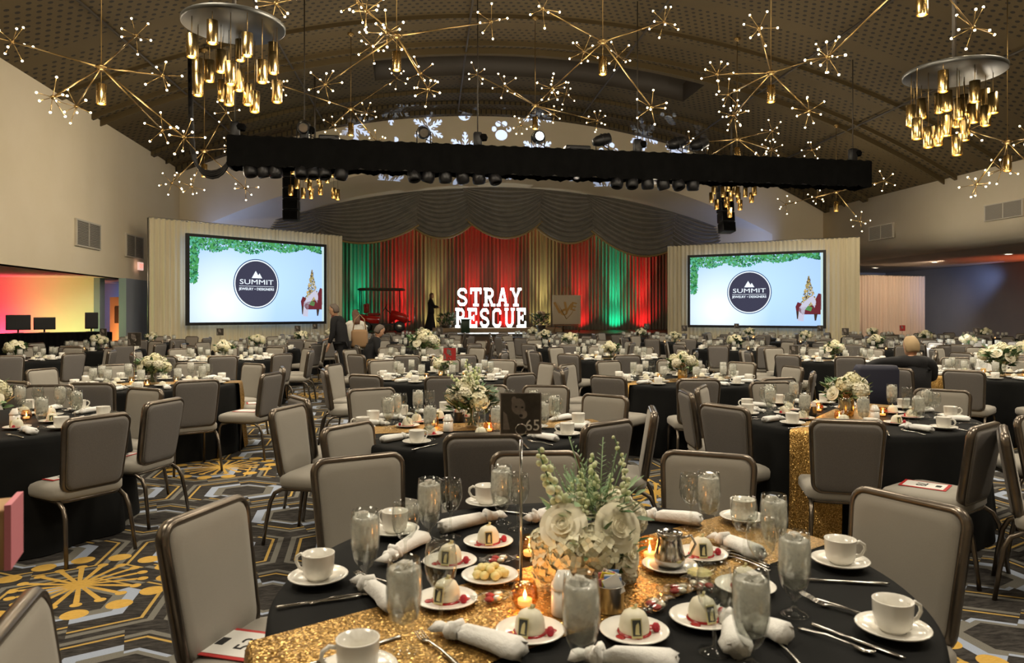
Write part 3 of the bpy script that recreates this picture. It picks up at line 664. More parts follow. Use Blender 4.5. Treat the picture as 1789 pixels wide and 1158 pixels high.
def sputnik(hub, Y, pend, arms, lab, burst=True):
    H = PX(hub[0], hub[1], Y); u = H.x*cos(PSI)+H.y*sin(PSI); zt = vault(u)
    t = empty('starburst_chandelier', H, label=lab, cat='chandelier'); link('hub', hubm, t)
    MB().tube([(0, 0, .05), (0, 0, zt-H.z)], .008, 6).obj('hanging_rod', 'brass', t)
    if Y > 15: MB().lathe([(0, -.09), (.05, -.08), (.09, -.03), (.09, 0)], 12).obj('ceiling_cap', 'brass', t, (0, 0, zt-H.z-.1))
    for k, a in enumerate(arms):
        px, py, dy = a[:3]; E = PX(px, py, Y+dy)-H
        o = MB().tube([(0, 0, 0), E], .012, 6).obj('arm', 'brass', t)
        r = (k*7+int(px)) % 5; e = link('burst', BURM[r], t, E, rot=(k*.7, k*1.1, k*2.0+px))
        M = e.rotation_euler.to_matrix()
        for tip in BUR[r][1]: link('bulb', bulbm, e, tip)
    if pend:
        L = (pend[1]-hub[1])/F*Y; o = link('pendant_shade', cylm, t, (0, 0, -L-.12)); link('lamp', glowm, o)
        MB().tube([(0, 0, 0), (0, 0, -L+.18)], .006, 5).obj('pendant_rod', 'brass', t)
        light('pendant_light', 'SPOT', H+Vector((0, 0, -L-.16)), 45, WARM, .05, H+Vector((0, 0, -5)), 95)
    light('bulb_cluster_light', 'POINT', H+Vector((0, 0, -.75)), K_HUB, WARM, .3)
D = [
 ((177, 118), 11.2, (175, 168), [(22, 73, .4), (238, 62, 1.2), (284, 132, .5), (92, 170, -.6), (133, 186, .9), (322, 240, .2), (284, 228, 1.6)], 'starburst chandelier nearest the cream wall, beside the big round pendant cluster'),
 ((693, 63), 12.0, (692, 110), [(625, 5, -.9), (858, 38, .7), (568, 148, .9), (676, 58, -1.4), (748, 156, .6), (735, 128, 1.5), (650, 80, 1.1)], 'starburst chandelier high above the word on the stage, nearer the round pendant cluster'),
 ((1053, 73), 12.8, (1052, 118), [(948, 16, -.8), (1160, 38, .6), (1020, 90, 1.0), (1138, 188, .2), (965, 155, 1.0), (1080, 98, 1.8)], 'starburst chandelier high above the easel end of the truss middle'),
 ((1347, 127), 13.2, (1346, 167), [(1326, 50, -1.1), (1443, 98, .6), (1253, 130, .5), (1272, 165, 1.3), (1414, 194, .3), (1282, 202, 1.8)], 'starburst chandelier between the truss end and the smaller round pendant cluster'),
 ((357, 263), 17.5, (357, 300), [(395, 196, -.9), (300, 320, .6), (335, 326, 1.2), (429, 329, .3), (405, 258, 1.3)], 'starburst chandelier hanging just off the cable end of the truss'),
 ((613, 190), 18.6, (612, 228), [(488, 148, -1.2), (693, 136, .8), (640, 197, 1.3), (658, 248, .4), (582, 218, 1.0)], 'starburst chandelier behind the truss, above the small far pendant cluster nearest the cream wall'),
 ((935, 184), 18.6, (935, 217), [(833, 130, -1.0), (882, 149, -1.8), (966, 155, .6), (989, 164, 1.4), (1044, 211, .4), (968, 200, 1.2), (910, 219, 1.2)], 'starburst chandelier over the truss middle'),
 ((1288, 243), 18.8, (1287, 270), [(1283, 200, -1.0), (1349, 228, .6), (1348, 262, 1.2), (1205, 250, .8), (1330, 276, .3), (1235, 275, 1.4)], 'starburst chandelier just above the truss at the easel side'),
 ((1461, 335), 22.5, (1461, 362), [(1419, 262, -1.2), (1373, 357, .8), (1427, 345, 1.4), (1503, 387, .3), (1510, 312, -.9), (1545, 316, -1.6)], 'starburst chandelier beyond the far end of the truss by the high wall vents'),
 ((1760, 248), 14.0, (1760, 288), [(1706, 322, .4), (1750, 296, 1.3), (1800, 240, .6), (1692, 228, -.6), (1830, 320, .8)], 'starburst chandelier nearest the frame edge under the bigger wall vent'),
 ((1611, -60), 9.5, (1611, 10), [(1447, 100, 1.0), (1700, 48, .8), (1530, -40, -.8), (1690, -90, -.5)], 'starburst chandelier cut by the picture top, a lone gold shade showing'),
 ((560, -80), 9.8, (560, -30), [(482, 6, .5), (640, 20, .6), (470, -90, 1)], 'starburst chandelier almost out of sight above the round pendant cluster'),
]
for d in D: sputnik(*d)
# round canopies with clusters of gold pendants
def cluster(px, py, Y, R, pts, lab):
    C_ = PX(px, py, Y); u = C_.x*cos(PSI)+C_.y*sin(PSI); zt = vault(u)
    t = empty('pendant_cluster', C_, label=lab, cat='chandelier')
    MB().lathe([(0, .06), (R-.02, .06), (R, .045), (R, .0), (R-.015, -.01), (0, -.01)], 48).obj('round_canopy', 'disc', t)
    MB().tube([(0, 0, .05), (0, 0, zt-C_.z)], .03, 8).obj('stem', 'dark_trim', t)
    for (qx, qy, dy) in pts:
        p = PX(qx, qy, Y+dy)-C_; o = link('pendant', cylm, t, (p.x, p.y, p.z-.15)); link('lamp', glowm, o); MB().tube([(0, 0, .30), (0, 0, -p.z+.14)], .005, 5).obj('cord', 'brass', o)
    light('cluster_light', 'SPOT', C_+Vector((0, 0, -1.4)), K_DISC, WARM, .3, C_+Vector((0, 0, -6)), 120)
    light('cluster_glow', 'POINT', C_+Vector((0, 0, -.5)), 5, WARM, .3)
cluster(409, 47, 10.2, .69, [(335, 80, -.4), (371, 56, -.55), (346, 148, -.1), (345, 120, .4), (366, 124, .3), (386, 107, -.1), (403, 128, -.5), (420, 88, .4), (432, 78, -.5), (400, 165, .1), (389, 158, .5), (418, 140, .2), (433, 165, .3), (445, 178, .5), (458, 125, -.3), (478, 110, .2), (484, 160, .0), (477, 93, .45)],
        'big round canopy with gold pendant shades nearest the exit sign wall')
cluster(1667, 130, 10.9, .69, [(1592, 202, .0), (1597, 235-30, .3), (1602, 225, -.3), (1648, 142, -.5), (1641, 180, .4), (1655, 176, .1), (1610, 190, .5), (1622, 240, -.1), (1639, 237, .3), (1653, 220, .2), (1672, 205, .5), (1684, 183, .3), (1685, 228, .1), (1672, 253, -.3), (1703, 160, -.45), (1701, 197, .2), (1722, 173, .4), (1735, 180, -.1), (1722, 202, .0), (1676, 190, -.2)],
        'big round canopy with gold pendant shades nearest the high wall vents')
cluster(550, 262, 21.5, .69, [(508, 332, 0), (512, 295, .3), (519, 320, -.3), (530, 337, .2), (536, 308, .5), (541, 322, -.1), (544, 338, .1), (553, 305, -.4), (558, 312, .4), (560, 331, 0), (572, 310, -.2), (580, 300, .3), (583, 337, .1), (590, 340, -.2), (550, 290, .1)],
        'small far cluster of gold pendants below the truss near the cable end')
cluster(1278, 285, 22.6, .66, [(1243, 345, 0), (1252, 357, .2), (1247, 330, .4), (1263, 335, -.3), (1269, 353, .1), (1277, 342, .3), (1284, 330, -.2), (1275, 371, .0), (1290, 345, .4), (1293, 358, -.1), (1302, 335, .2), (1313, 345, .1), (1318, 332, -.3), (1288, 335, -.4), (1272, 325, .2)],
        'small far cluster of gold pendants peeking below the truss at the easel side')
# gobo projector throwing snowflakes and paw prints on the wall above the arch
def gobo(loc, target, spot, energy, seed, dens=7.0):
    o = light('gobo_projector', 'SPOT', loc, energy, (.36, .52, 1), .0, target, spot, .25); d = o.data; d.use_nodes = True; nt = d.node_tree
    em = [n for n in nt.nodes if n.type == 'EMISSION'][0]
    t = nt.nodes.new('ShaderNodeTexCoord'); s = nt.nodes.new('ShaderNodeSeparateXYZ'); nt.links.new(t.outputs['Normal'], s.inputs[0])
    x, y, z = (Nd(nt, s.outputs[i]) for i in range(3)); q = z.ab().mx(.001); X = x/q*dens+seed; Y = y/q*dens+seed*.37
    cx = X.m('FLOOR'); X2 = X.mod(1)-.5; Yo = Y+cx.mod(2)*.5; cyy = Yo.m('FLOOR'); Y2 = Yo.mod(1)-.5
    r = length(X2, Y2); th = Y2.m('ARCTAN2', X2)
    def blob(bx, by, rad_): return length(X2-bx, Y2-by).lt(rad_)
    paw = length((X2)*.85, Y2+.12).lt(.14).mx(blob(-.2, .04, .07)).mx(blob(-.08, .18, .075)).mx(blob(.09, .18, .075)).mx(blob(.21, .04, .07))
    sec = ((th/(pi/3)).mod(1)-.5).ab()*(pi/3); off = r*sec.m('SINE'); al = r*sec.m('COSINE')
    k = (al-off*1.2).mod(.12).lt(.055)*off.lt(.11-al*.1)*r.lt(.42); flake = (off.lt(.03)*r.lt(.44)).mx(k*r.gt(.12)).mx(r.lt(.07))
    sel = (cx+cyy*1.3+seed).mod(3).gt(1.4); keep = (cx*1.7+cyy*2.3+seed).mod(4).gt(.9)
    yy = y/q; st = mixf(sel, paw, flake)*keep*yy.band(-.13, .105)  # profile shutters close the beam above and below the wall band
    nt.links.new(st.s, em.inputs['Strength'])
gobo(RV(4.2, 16.0, 6.1), RV(4.6, 27.7, 8.15), 66, 11000, 3.3, 8.5)
# ---------------------------------------------------------------- stage props
def stroke_letter(ch):
    """slab-serif capital as bars in a unit box: list of polygons (x,z)"""
    w = .155; o = []
    def bar(x0, z0, x1, z1, t=w):
        d = Vector((x1-x0, z1-z0)).normalized(); n = Vector((-d.y, d.x))*t/2
        o.append([(x0-n.x, z0-n.y), (x1-n.x, z1-n.y), (x1+n.x, z1+n.y), (x0+n.x, z0+n.y)])
    def rc(x0, z0, x1, z1): o.append([(x0, z0), (x1, z0), (x1, z1), (x0, z1)])
    def oct_(pts): 
        for a, b_ in zip(pts, pts[1:]): bar(*a, *b_)
        for p in pts[1:-1]: o.append([(p[0]+w*.52*cos(k*pi/4+pi/8), p[1]+w*.52*sin(k*pi/4+pi/8)) for k in range(8)])
    s = .13
    if ch == 'S': oct_([(.72, .70), (.72, .80), (.60, .90), (.28, .90), (.12, .78), (.12, .66), (.26, .54), (.62, .44), (.74, .32), (.74, .22), (.60, .10), (.26, .10), (.12, .22), (.12, .32)])
    if ch == 'T': rc(.0, .82, .9, 1); rc(.0, .66, .13, .9); rc(.77, .66, .9, .9); rc(.35, 0, .55, 1); rc(.22, 0, .68, s)
    if ch in 'RE': rc(.10, 0, .30, 1); rc(0, 0, .42 if ch == 'R' else .3, s); rc(0, 1-s, .4, 1)
    if ch == 'R': oct_([(.2, .91), (.58, .91), (.72, .80), (.72, .62), (.58, .50), (.2, .50)]); bar(.45, .48, .72, .05); rc(.6, 0, .95, s)
    if ch == 'E': rc(.1, .83, .82, 1); rc(.1, 0, .85, .17); rc(.69, .66, .82, 1); rc(.72, 0, .85, .33); rc(.3, .43, .58, .58); rc(.5, .36, .6, .65)
    if ch == 'A': bar(.14, .02, .44, .95); bar(.78, .02, .5, .95); rc(.36, .86, .58, 1); rc(.25, .28, .68, .42); rc(-.02, 0, .3, s); rc(.6, 0, .94, s)
    if ch == 'Y': bar(.16, .95, .46, .45); bar(.76, .95, .46, .45); rc(.36, 0, .56, .5); rc(.24, 0, .68, s); rc(-.02, 1-s, .32, 1); rc(.6, 1-s, .92, 1)
    if ch == 'C': oct_([(.74, .68), (.74, .80), (.62, .90), (.28, .90), (.12, .78), (.12, .22), (.28, .10), (.62, .10), (.74, .20), (.74, .32)])
    if ch == 'U': oct_([(.18, .95), (.18, .24), (.32, .10), (.60, .10), (.74, .24), (.74, .95)]); rc(.02, 1-s, .36, 1); rc(.58, 1-s, .92, 1)
    return o
def word(s, px0, px1, y0, y1, Y, zlab, row):
    adv = (px1-px0)/len(s); zb = CH+(HY-y1)/F*Y; h = (y1-y0)/F*Y; wl = adv/F*Y*.90
    for i, ch in enumerate(s):
        p = PX(px0+adv*i, HY, Y+(px0+adv*i-860)/F*Y*math.tan(PSI)); p.z = zb
        t = empty('marquee_letter', p, PSI, label='glowing white slab letter %s%s in the %s word on the stage' % ('' if s.count(ch) == 1 else ('first ', 'second ')[s[:i].count(ch)], ch, row), cat='letter', group='marquee letters on the stage')
        b, c = MB(), MB()
        for k, pg in enumerate(stroke_letter(ch)):
            q = [(x*wl*1.02, z*h) for x, z in pg]; b.poly(q, .012+.0015*(k % 4), 0, Matrix.Translation((0, -.15, 0))); c.poly([(x*1, z) for x, z in q], .15, 0)
        b.obj('face', 'letterwhite', t); c.obj('casing', 'letterside', t)
word('STRAY', 798, 914, 503, 535, 32.0, 0, 'upper')
word('RESCUE', 795, 923, 538, 572.5, 32.0, 0, 'lower')
light('letter_glow', 'AREA', PX(858, 537, 31.4), 60, (.9, 1, 1), 2.6, PX(858, 540, 10), sy=1.6)
# golf cart
def golf_cart():
    base = PX(668, 580, 31.3); base.z = .751; t = empty('golf_cart', base, PSI, label='dark red golf cart with a flat roof parked on the stage', cat='golf cart')
    def P(pts, w, y0, name, m, parent=t, bev=0):
        n = len(pts); b = MB(); b.loft([[(x, y, z) for x, z in pts] for y in (y0-w/2, y0-w/2+.03, y0+w/2-.03, y0+w/2)], 0, False) if not bev else b.loft([[(x*k_, y, (z-.6)*k_+.6) for x, z in pts] for y, k_ in ((y0-w/2, .93), (y0-w/2+.06, 1), (y0+w/2-.06, 1), (y0+w/2, .93))], 0, True)
        return b.obj(name, m, parent)
    P([(-1.0, .32), (.25, .30), (.3, .28), (.95, .34), (.95, .4), (.3, .36), (-1.0, .4)], 1.05, 0, 'chassis', 'cartblack')
    P([(-.95, .42), (-.15, .36), (-.12, .66), (-.5, .72), (-.92, .66)], 1.1, 0, 'rear_body', 'cartred', bev=1)
    c = P([(.32, .36), (.62, .55), (.98, .38), (1.12, .52), (1.12, .64), (.95, .78), (.55, .92), (.42, .92), (.34, .6)], 1.1, 0, 'front_cowl', 'cartred', bev=1)
    for y in (-.38, .38): MB().ball((1.1, y, .66), .07, 10, sc=(.4, 1, .8)).obj('headlamp', 'steel', c)
    MB().tube([(1.1, -.5, .45), (1.18, -.4, .45), (1.18, .4, .45), (1.1, .5, .45)], .03, 6).obj('bumper', 'cartblack', t)
    for x in (-.35, ): MB().bevbox((x, 0, .76), (.5, 1.0, .12), .05).obj('seat', 'cartseat', t); MB().bevbox((x-.28, 0, 1.02), (.1, 1.0, .42), .04).obj('backrest', 'cartseat', t)
    MB().bevbox((-.86, 0, .72), (.36, 1.0, .1), .04).obj('seat', 'cartseat', t); MB().bevbox((-.72, 0, 1.0), (.09, 1.0, .4), .04).obj('backrest', 'cartseat', t)
    r_ = MB(); r_.loft([[(x*q, y*q, z) for x, y in rrect(1.0, .62, .2)] for z, q in ((1.78, .97), (1.80, 1), (1.83, .99), (1.87, .9), (1.885, .6))], 0, True); r_.obj('roof', 'cartroof', t, (-.03, 0, 0))
    for x0, x1, z0 in ((.62, .85, .85), (-1.0, -.93, .42)):
        for y in (-.5, .5): MB().tube([(x0+.12, y, z0), (x1-.12 if x0 > 0 else x1, y, 1.79)], .022, 6).obj('roof_post', 'cartblack', t)
    MB().tube([(-1.0, -.5, .95), (-1.2, -.4, .95), (-1.2, .4, .95), (-1.0, .5, .95)], .02, 6).tube([(-1.2, -.3, .95), (-1.15, -.3, .45), (-.9, -.3, .45)], .02, 6).tube([(-1.2, .3, .95), (-1.15, .3, .45), (-.9, .3, .45)], .02, 6).obj('rear_grab_rail', 'cartblack', t)
    b = MB(); b.tube([(.12+.17*sin(a)*.5, -.25+.17*cos(a), 1.03+.15*sin(a)) for a in [2*pi*i/16 for i in range(16)]], .014, 6, closed=True); b.tube([(.12, -.25, 1.03), (.4, -.25, .75)], .02, 6); b.obj('steering_wheel', 'cartblack', t)
    MB().box((0, 0, 0), (.04, 1.0, .8), M=Matrix.Translation((.63, 0, 1.32)) @ Matrix.Rotation(-.2, 4, 'Y')).obj('windscreen', 'glass', t)
    for x in (-.68, .72):
        for y in (-.5, .5):
            w = MB().lathe([(.10, -.09), (.2, -.1), (.235, -.07), (.235, .07), (.2, .1), (.1, .09)], 20, M=Matrix.Rotation(pi/2, 4, 'X')).obj('wheel', 'cartblack', t, (x, y, .236)); MB().lathe([(0, -.1), (.1, -.105), (.12, -.09)], 14, M=Matrix.Rotation(pi/2, 4, 'X')).lathe([(0, .1), (.1, .105), (.12, .09)], 14, M=Matrix.Rotation(pi/2, 4, 'X')).obj('hub_cap', 'steel', w)
golf_cart()
# easel with the gold-lettered canvas
e = empty('easel', tuple(PX(990, 583, 31.2).xy)+(.751,), PSI, label='wooden easel carrying the square canvas at the stage side', cat='easel')
for a, b_ in (((-.55, 0, 0), (-.12, .1, 1.95)), ((.55, 0, 0), (.12, .1, 1.95)), ((0, .7, 0), (0, .12, 1.9))): MB().tube([a, b_], .028, 6).obj('leg', 'easelwood', e)
MB().box((0, -.02, .30), (1.15, .1, .05)).obj('canvas_ledge', 'easelwood', e)
cv = empty('canvas', tuple(PX(990, 583, 31.05).xy)+(1.09,), PSI+.02, label='square pale canvas with tilted gold lettering on the easel', cat='picture')
MB().bevbox((0, 0, .62), (1.22, .05, 1.24), .01).obj('panel', 'canvas', cv)
b = MB()
for ch, x, z, rt, sz in (('l', -.34, .72, .5, .75), ('O', -.13, .5, .6, .38), ('V', .0, .68, -.2, .62), ('E', .26, .74, -.25, .5)):
    vs, fs = text_geo(ch if ch != 'l' else 'L', sz, .006); M = Matrix.Translation((x, -.035, z)) @ Matrix.Rotation(-rt, 4, 'Y') @ Matrix.Rotation(pi/2, 4, 'X'); b.add(vs, fs, 0, False, M); b.add(vs, fs, 0, False, Matrix.Translation((.022, -.001, .006)) @ M); b.add(vs, fs, 0, False, Matrix.Translation((.04, -.002, .0)) @ M)
b.tube([(-.4, -.035, .9), (-.2, -.035, .55), (-.02, -.035, .22), (.2, -.035, .45), (.42, -.035, .82)], [.01, .03, .035, .03, .01], 6, flat=.3)
b.obj('lettering', 'lovegold', cv)
# lectern block, riser front
lc = PX(813, 580, 30.3); t = empty('lectern', (lc.x, lc.y, .751), PSI, label='small dark green lectern in front of the first letters', cat='lectern')
MB().bevbox((0, 0, .28), (.34, .3, .56), .02).obj('body', 'greenboard', t); MB().box((0, -.02, .58), (.4, .36, .04), M=Matrix.Rotation(.15, 4, 'X')).obj('top', 'greenboard', t)
for px in (1030-4, 740): pass
for px, nm in ((724, 'left of the woman in black'),):
    p = PX(px, 575, 30.4); t = empty('mic_stand', (p.x, p.y, .751), 0, label='slim silver stand on the stage between the cart and the woman', cat='stand')
    MB().tube([(0, 0, .02), (0, 0, 1.05)], .014, 6).obj('pole', 'steel', t); MB().lathe([(.14, 0), (.14, .015), (.02, .03)], 12).obj('base', 'steel', t)
# black service counter with monitors along the left alcove
A0, A1 = PX(-90, HY, 16.0), PX(196, HY, 19.0); aw = (A1.xy-A0.xy).length; aa = atan2(A1.y-A0.y, A1.x-A0.x)
t = empty('control_desk', (A0.x, A0.y, 0), aa, label='long black-skirted control desk along the coloured wall', cat='desk')
pleats(aw, .01, 1.05, .02, .14, 5, 4).obj('skirt', 'blackskirt', t); MB().box((aw/2, .38, 1.06), (aw, .76, .03)).obj('top', 'blackskirt', t)
for px, w_, h_, lab in ((8, .5, .36, 'black monitor at the far end of the control desk, next to the pink glow'), (54, .46, .3, 'wide black monitor on the control desk before the red wall'), (143, .3, .42, 'upright black monitor on the control desk before the cream wall')):
    f = (px+90)/286; p = A0.lerp(A1, f)+Vector((0, .25, 0)); t = empty('monitor', (p.x, p.y, 1.08), aa-.2, label=lab, cat='monitor')
    MB().bevbox((0, 0, .08+h_/2), (w_, .05, h_), .01).obj('screen_housing', 'blackmetal', t); MB().tube([(0, .02, .02), (0, .02, .15)], .02, 6).box((0, .02, .008), (.2, .16, .016)).obj('stand', 'blackmetal', t)
    MB().box((0, -.03, .08+h_/2), (w_*.92, .005, h_*.88)).obj('display', 'screenframe', t)
# carton at the frame edge on a tall cocktail table
t = empty('cocktail_table', (-1.42, 1.5, 0), 0, label='tall round black-clothed side table carrying the cardboard carton', cat='table')
MB().lathe([(0, 1.03), (.30, 1.03), (.3, 1.0), (.16, .55), (.22, .01)], 20).obj('cloth', 'blackcloth', t)
t = empty('carton', (-1.183, 1.50, 1.032), .42, label='brown cardboard carton with a pink side at the front table corner', cat='box')
MB().bevbox((0, 0, .062), (.26, .12, .124), .004).obj('body', 'kraft', t); MB().box((.134, 0, .067), (.012, .125, .134)).obj('side_panel', 'pink', t)

# ---------------------------------------------------------------- chairs
def cushion(w0, w1, h, t, r, n=4, M=None, b=None):
    """padded panel in x,z: lower width w0, upper width w1"""
    b = b or MB(); rings = []
    for y, q in ((-.5, .045), (-.5, .012), (-.36, .0), (.30, .0), (.46, .012), (.5, .045), (.56, .12)):
        ring = []
        for x, z in rrect(.5, .5, r/h, n):
            ww = (w0+(w1-w0)*(z+.5)); X = x*ww; Z = z*h; L = q
            ring.append((X*(1-2*L/ww), y*t, Z*(1-2*L/h)+h/2))
        rings.append(ring)
    return b.loft(rings, 0, True, M=M)
TILT = Matrix.Translation((0, -.215, .455)) @ Matrix.Rotation(rad(9), 4, 'X')
def chair_geo():
    g = {}
    b = MB(); rings = []
    for z, q in ((.385, .03), (.395, .008), (.41, 0), (.45, .0), (.47, .012), (.482, .045), (.488, .1)):
        rings.append([(x*(1-.06*(1 if y < 0 else 0)*abs(y)/.22), y, z) for x, y in rrect(.235-q, .235-q, .07, 4)])
    b.loft(rings, 0, True); g['seat'] = b
    g['back_cushion'] = cushion(.355, .40, .44, .055, .055, M=TILT)
    g['rear_panel'] = cushion(.345, .39, .43, .03, .05, M=TILT @ Matrix.Translation((0, -.022, .005)) @ Matrix.Rotation(pi, 4, 'Z'))
    b = MB(); pts = []
    for x, z in rrect(.5, .5, .12, 5):
        ww = .365+(.415-.365)*(z+.5); pts.append((x*ww, 0, z*.455+.22))
    b.tube(pts, .0165, 7, closed=True, M=TILT, flat=1.5); g['back_frame'] = b
    b = MB(); b.tube([(x*.93, y, .386) for x, y in rrect(.215, .215, .06, 3)], .012, 6, closed=True); g['seat_frame'] = b
    for nm, s in (('leg_fl', -1), ('leg_fr', 1)):
        g[nm] = MB().tube([(s*.19, .12, .385), (s*.205, .185, .37), (s*.21, .205, .33), (s*.215, .225, .0)], [.014, .0145, .014, .012], 7)
    for nm, s in (('leg_rl', -1), ('leg_rr', 1)):
        g[nm] = MB().tube([(s*.19, -.06, .385), (s*.195, -.20, .38), (s*.2, -.255, .35), (s*.205, -.285, .29), (s*.215, -.31, .15), (s*.222, -.33, .0)], [.014, .0145, .0145, .0145, .013, .012], 7)
    return g
CG = chair_geo()
CM = {k: v.mesh('chair_'+k, 'fabric' if k in ('seat', 'back_cushion') else 'fabric_shaded' if k == 'rear_panel' else 'bronze') for k, v in CG.items()}
def merged():
    b = MB(); order = {'seat': 0, 'back_cushion': 0, 'rear_panel': 2}
    for k, g in CG.items():
        o = len(b.v); b.v += g.v; b.f += [[i+o for i in f] for f in g.f]; b.mi += [order.get(k, 1)]*len(g.f); b.sm += g.sm
    return b.mesh('chair_far', ['fabric', 'bronze', 'fabric_shaded'])
CFAR = merged()
PN = {'seat': 'seat', 'back_cushion': 'backrest', 'rear_panel': 'rear_panel', 'back_frame': 'back_frame', 'seat_frame': 'seat_frame', 'leg_fl': 'leg', 'leg_fr': 'leg', 'leg_rl': 'leg', 'leg_rr': 'leg'}
def in_view(p, m=60):
    if p.y < .5: return False
    x = CX+F*p.x/p.y; y = HY+F*(CH-p.z)/p.y; return -m < x < W+m and y < HH+m
def chair(x, y, face, lab, grp, near):
    """(x,y) seat centre, face = world heading (deg) the sitter looks at"""
    if not (in_view(Vector((x, y, .93)), 160*3/max(y, 1)+40)): return None
    rz = rad(face-90)
    if near:
        t = empty('banquet_chair', (x, y, 0), rz, label=lab, cat='chair', group=grp)
        for k, n in PN.items(): link(n, CM[k], t)
    else: t = link('banquet_chair', CFAR, None, (x, y, 0), rz, label=lab, cat='chair', group=grp)
    return t
paperm = MB().box((0, 0, .0), (.20, .26, .002), 0).box((0, 0, .0012), (.165, .225, .002), 1).mesh('seat_paper', ['red', 'paper'])
def seat_paper(x, y, face, num, lab, dx=0, dy=0, tw=0):
    rz = rad(face-90); c = Vector((x, y))+Vector((cos(rz)*dx-sin(rz)*dy, sin(rz)*dx+cos(rz)*dy))
    o = link('bid_card', paperm, None, (c.x, c.y, .491), rz+tw, label=lab, cat='card')
    if num:
        vs, fs = text_geo(num, .085, .001, 1.1); MB().add([(-v[0], -v[1], .0030+v[2]) for v in vs], fs).obj('number', 'ink', o, (0, .02, 0))
        MB().box((0, -.075, .0028), (.05, .03, .001)).obj('emblem', 'ink', o)

# ---------------------------------------------------------------- tableware meshes
TZ0 = .762
def gob(prof_b, n=20): return MB().lathe(prof_b, n)
GO = gob([(.036, .0), (.036, .002), (.022, .006), (.008, .014), (.0065, .022), (.008, .032), (.020, .042), (.031, .060), (.0385, .085), (.0405, .11), (.0395, .14), (.036, .172), (.035, .1722), (.038, .14), (.0385, .11), (.036, .086), (.029, .062), (.0, .047)]).mesh('goblet', 'glass')
WATER = gob([(.0, .049), (.028, .063), (.0355, .087), (.0378, .11), (.0375, .135), (.0362, .155), (.03, .158), (.0, .152)], 18)
rr_ = random.Random(8)
for k in range(7):
    a = rr_.uniform(0, 6.28); q = rr_.uniform(0, .02); WATER.box((0, 0, 0), (.02, .018, .018), M=Matrix.Translation((q*cos(a), q*sin(a), .156+rr_.uniform(-.006, .004))) @ Matrix.Rotation(rr_.uniform(0, 3), 4, Vector((rr_.random(), rr_.random(), rr_.random()+.1)).normalized()))
WATER = WATER.mesh('ice_water', 'icewater')
WI = gob([(.037, 0), (.037, .002), (.015, .006), (.0045, .014), (.004, .07), (.006, .082), (.022, .094), (.035, .115), (.0405, .145), (.0385, .175), (.035, .2), (.034, .2002), (.0375, .175), (.0395, .145), (.034, .116), (.02, .096), (0, .088)]).mesh('wine_glass', 'glass')
CUP = gob([(0, .004), (.024, .0), (.026, .005), (.034, .012), (.0375, .03), (.039, .062), (.0395, .064), (.0375, .0645), (.0355, .032), (.03, .016), (0, .011)], 22).mesh('cup', 'china')
HAN = MB().tube([(.036, 0, .052), (.05, 0, .056), (.062, 0, .048), (.064, 0, .036), (.055, 0, .022), (.036, 0, .016)], .0042, 7).mesh('handle', 'china')
SAU = gob([(0, .006), (.03, .005), (.04, .004), (.06, .010), (.074, .017), (.0755, .019), (.074, .0205), (.058, .014), (.038, .009), (0, .009)], 26).mesh('saucer', 'china')
PLA = gob([(0, .004), (.05, .003), (.06, .007), (.084, .014), (.086, .016), (.084, .0175), (.06, .010), (0, .008)], 28).mesh('plate', 'china')
CUPF = MB().lathe([(0, .0), (.026, 0), (.037, .025), (.039, .064), (.036, .064), (.034, .03), (0, .012)], 12).tube([(.036, 0, .052), (.06, 0, .05), (.06, 0, .03), (.036, 0, .018)], .0045, 5).mesh('cup_far', 'china')
SAUF = MB().lathe([(0, .004), (.04, .004), (.075, .018), (.07, .02), (0, .009)], 14).mesh('saucer_far', 'china')
GOF = MB().lathe([(.034, .0), (.008, .012), (.010, .03), (.033, .06), (.040, .11), (.036, .172)], 10).lathe([(0, .05), (.030, .063), (.0375, .11), (.036, .155), (0, .154)], 10, 1).mesh('goblet_far', ['glass', 'icewater'])
WIF = MB().lathe([(.036, .0), (.005, .012), (.0045, .08), (.033, .11), (.040, .145), (.035, .2)], 10).mesh('wine_far', 'glass')
def napkin_geo(seed):
    r = random.Random(seed); b = MB(); L = .19
    prof = [(-.095, .030, .018), (-.075, .036, .022), (-.04, .028, .022), (0, .024, .021), (.04, .021, .020), (.062, .013, .014)]
    rings = []
    for x, w, h in prof:
        rings.append([(x+.006*sin(j*2.1+seed), w*cos(2*pi*j/14)*(1+.14*sin(3*j+seed)), h+h*sin(2*pi*j/14)*(1+.10*sin(2*j))) for j in range(14)])
    b.loft(rings, 0, True); 
    for k in range(3): b.ball((.075+.008*k, .008*sin(k*2+seed), .018), .020-.002*k, 9, sc=(.9, 1.15, 1), M=None)
    b.tube([(.062, -.02, .012), (.068, -.012, .036), (.072, .014, .036), (.066, .022, .010)], .009, 6)
    b.loft([[(.085, -.012, .018), (.085, .012, .018), (.085, .0, .028)], [(.115, -.030, .010), (.12, .026, .012), (.115, .0, .032)], [(.13, -.028, .012), (.135, .024, .014), (.13, .0, .026)]], 0, True)
    return b.mesh('napkin', 'whitecloth')
NAP = [napkin_geo(k) for k in range(3)]
for m_, k_ in ((GO, (1.06, 1.06, 1.27)), (WATER, (1.06, 1.06, 1.27)), (GOF, (1.06, 1.06, 1.27)), (WI, (1.05, 1.05, 1.02)), (WIF, (1.05, 1.05, 1.02)), (CUP, (1.22,)*3), (HAN, (1.22,)*3), (CUPF, (1.22,)*3), (SAU, (1.16,)*3), (SAUF, (1.16,)*3)): m_.transform(Matrix.Diagonal((*k_, 1)))
KNI = MB().loft([[(x, y*w, z) for y, z in ((-1, .002), (0, .005), (1, .002), (0, .0))] for x, w in ((-.115, .005), (-.11, .009), (-.04, .0075), (-.01, .005), (.0, .009), (.06, .0105), (.1, .008), (.118, .001))], 0, True).mesh('knife', 'steel')
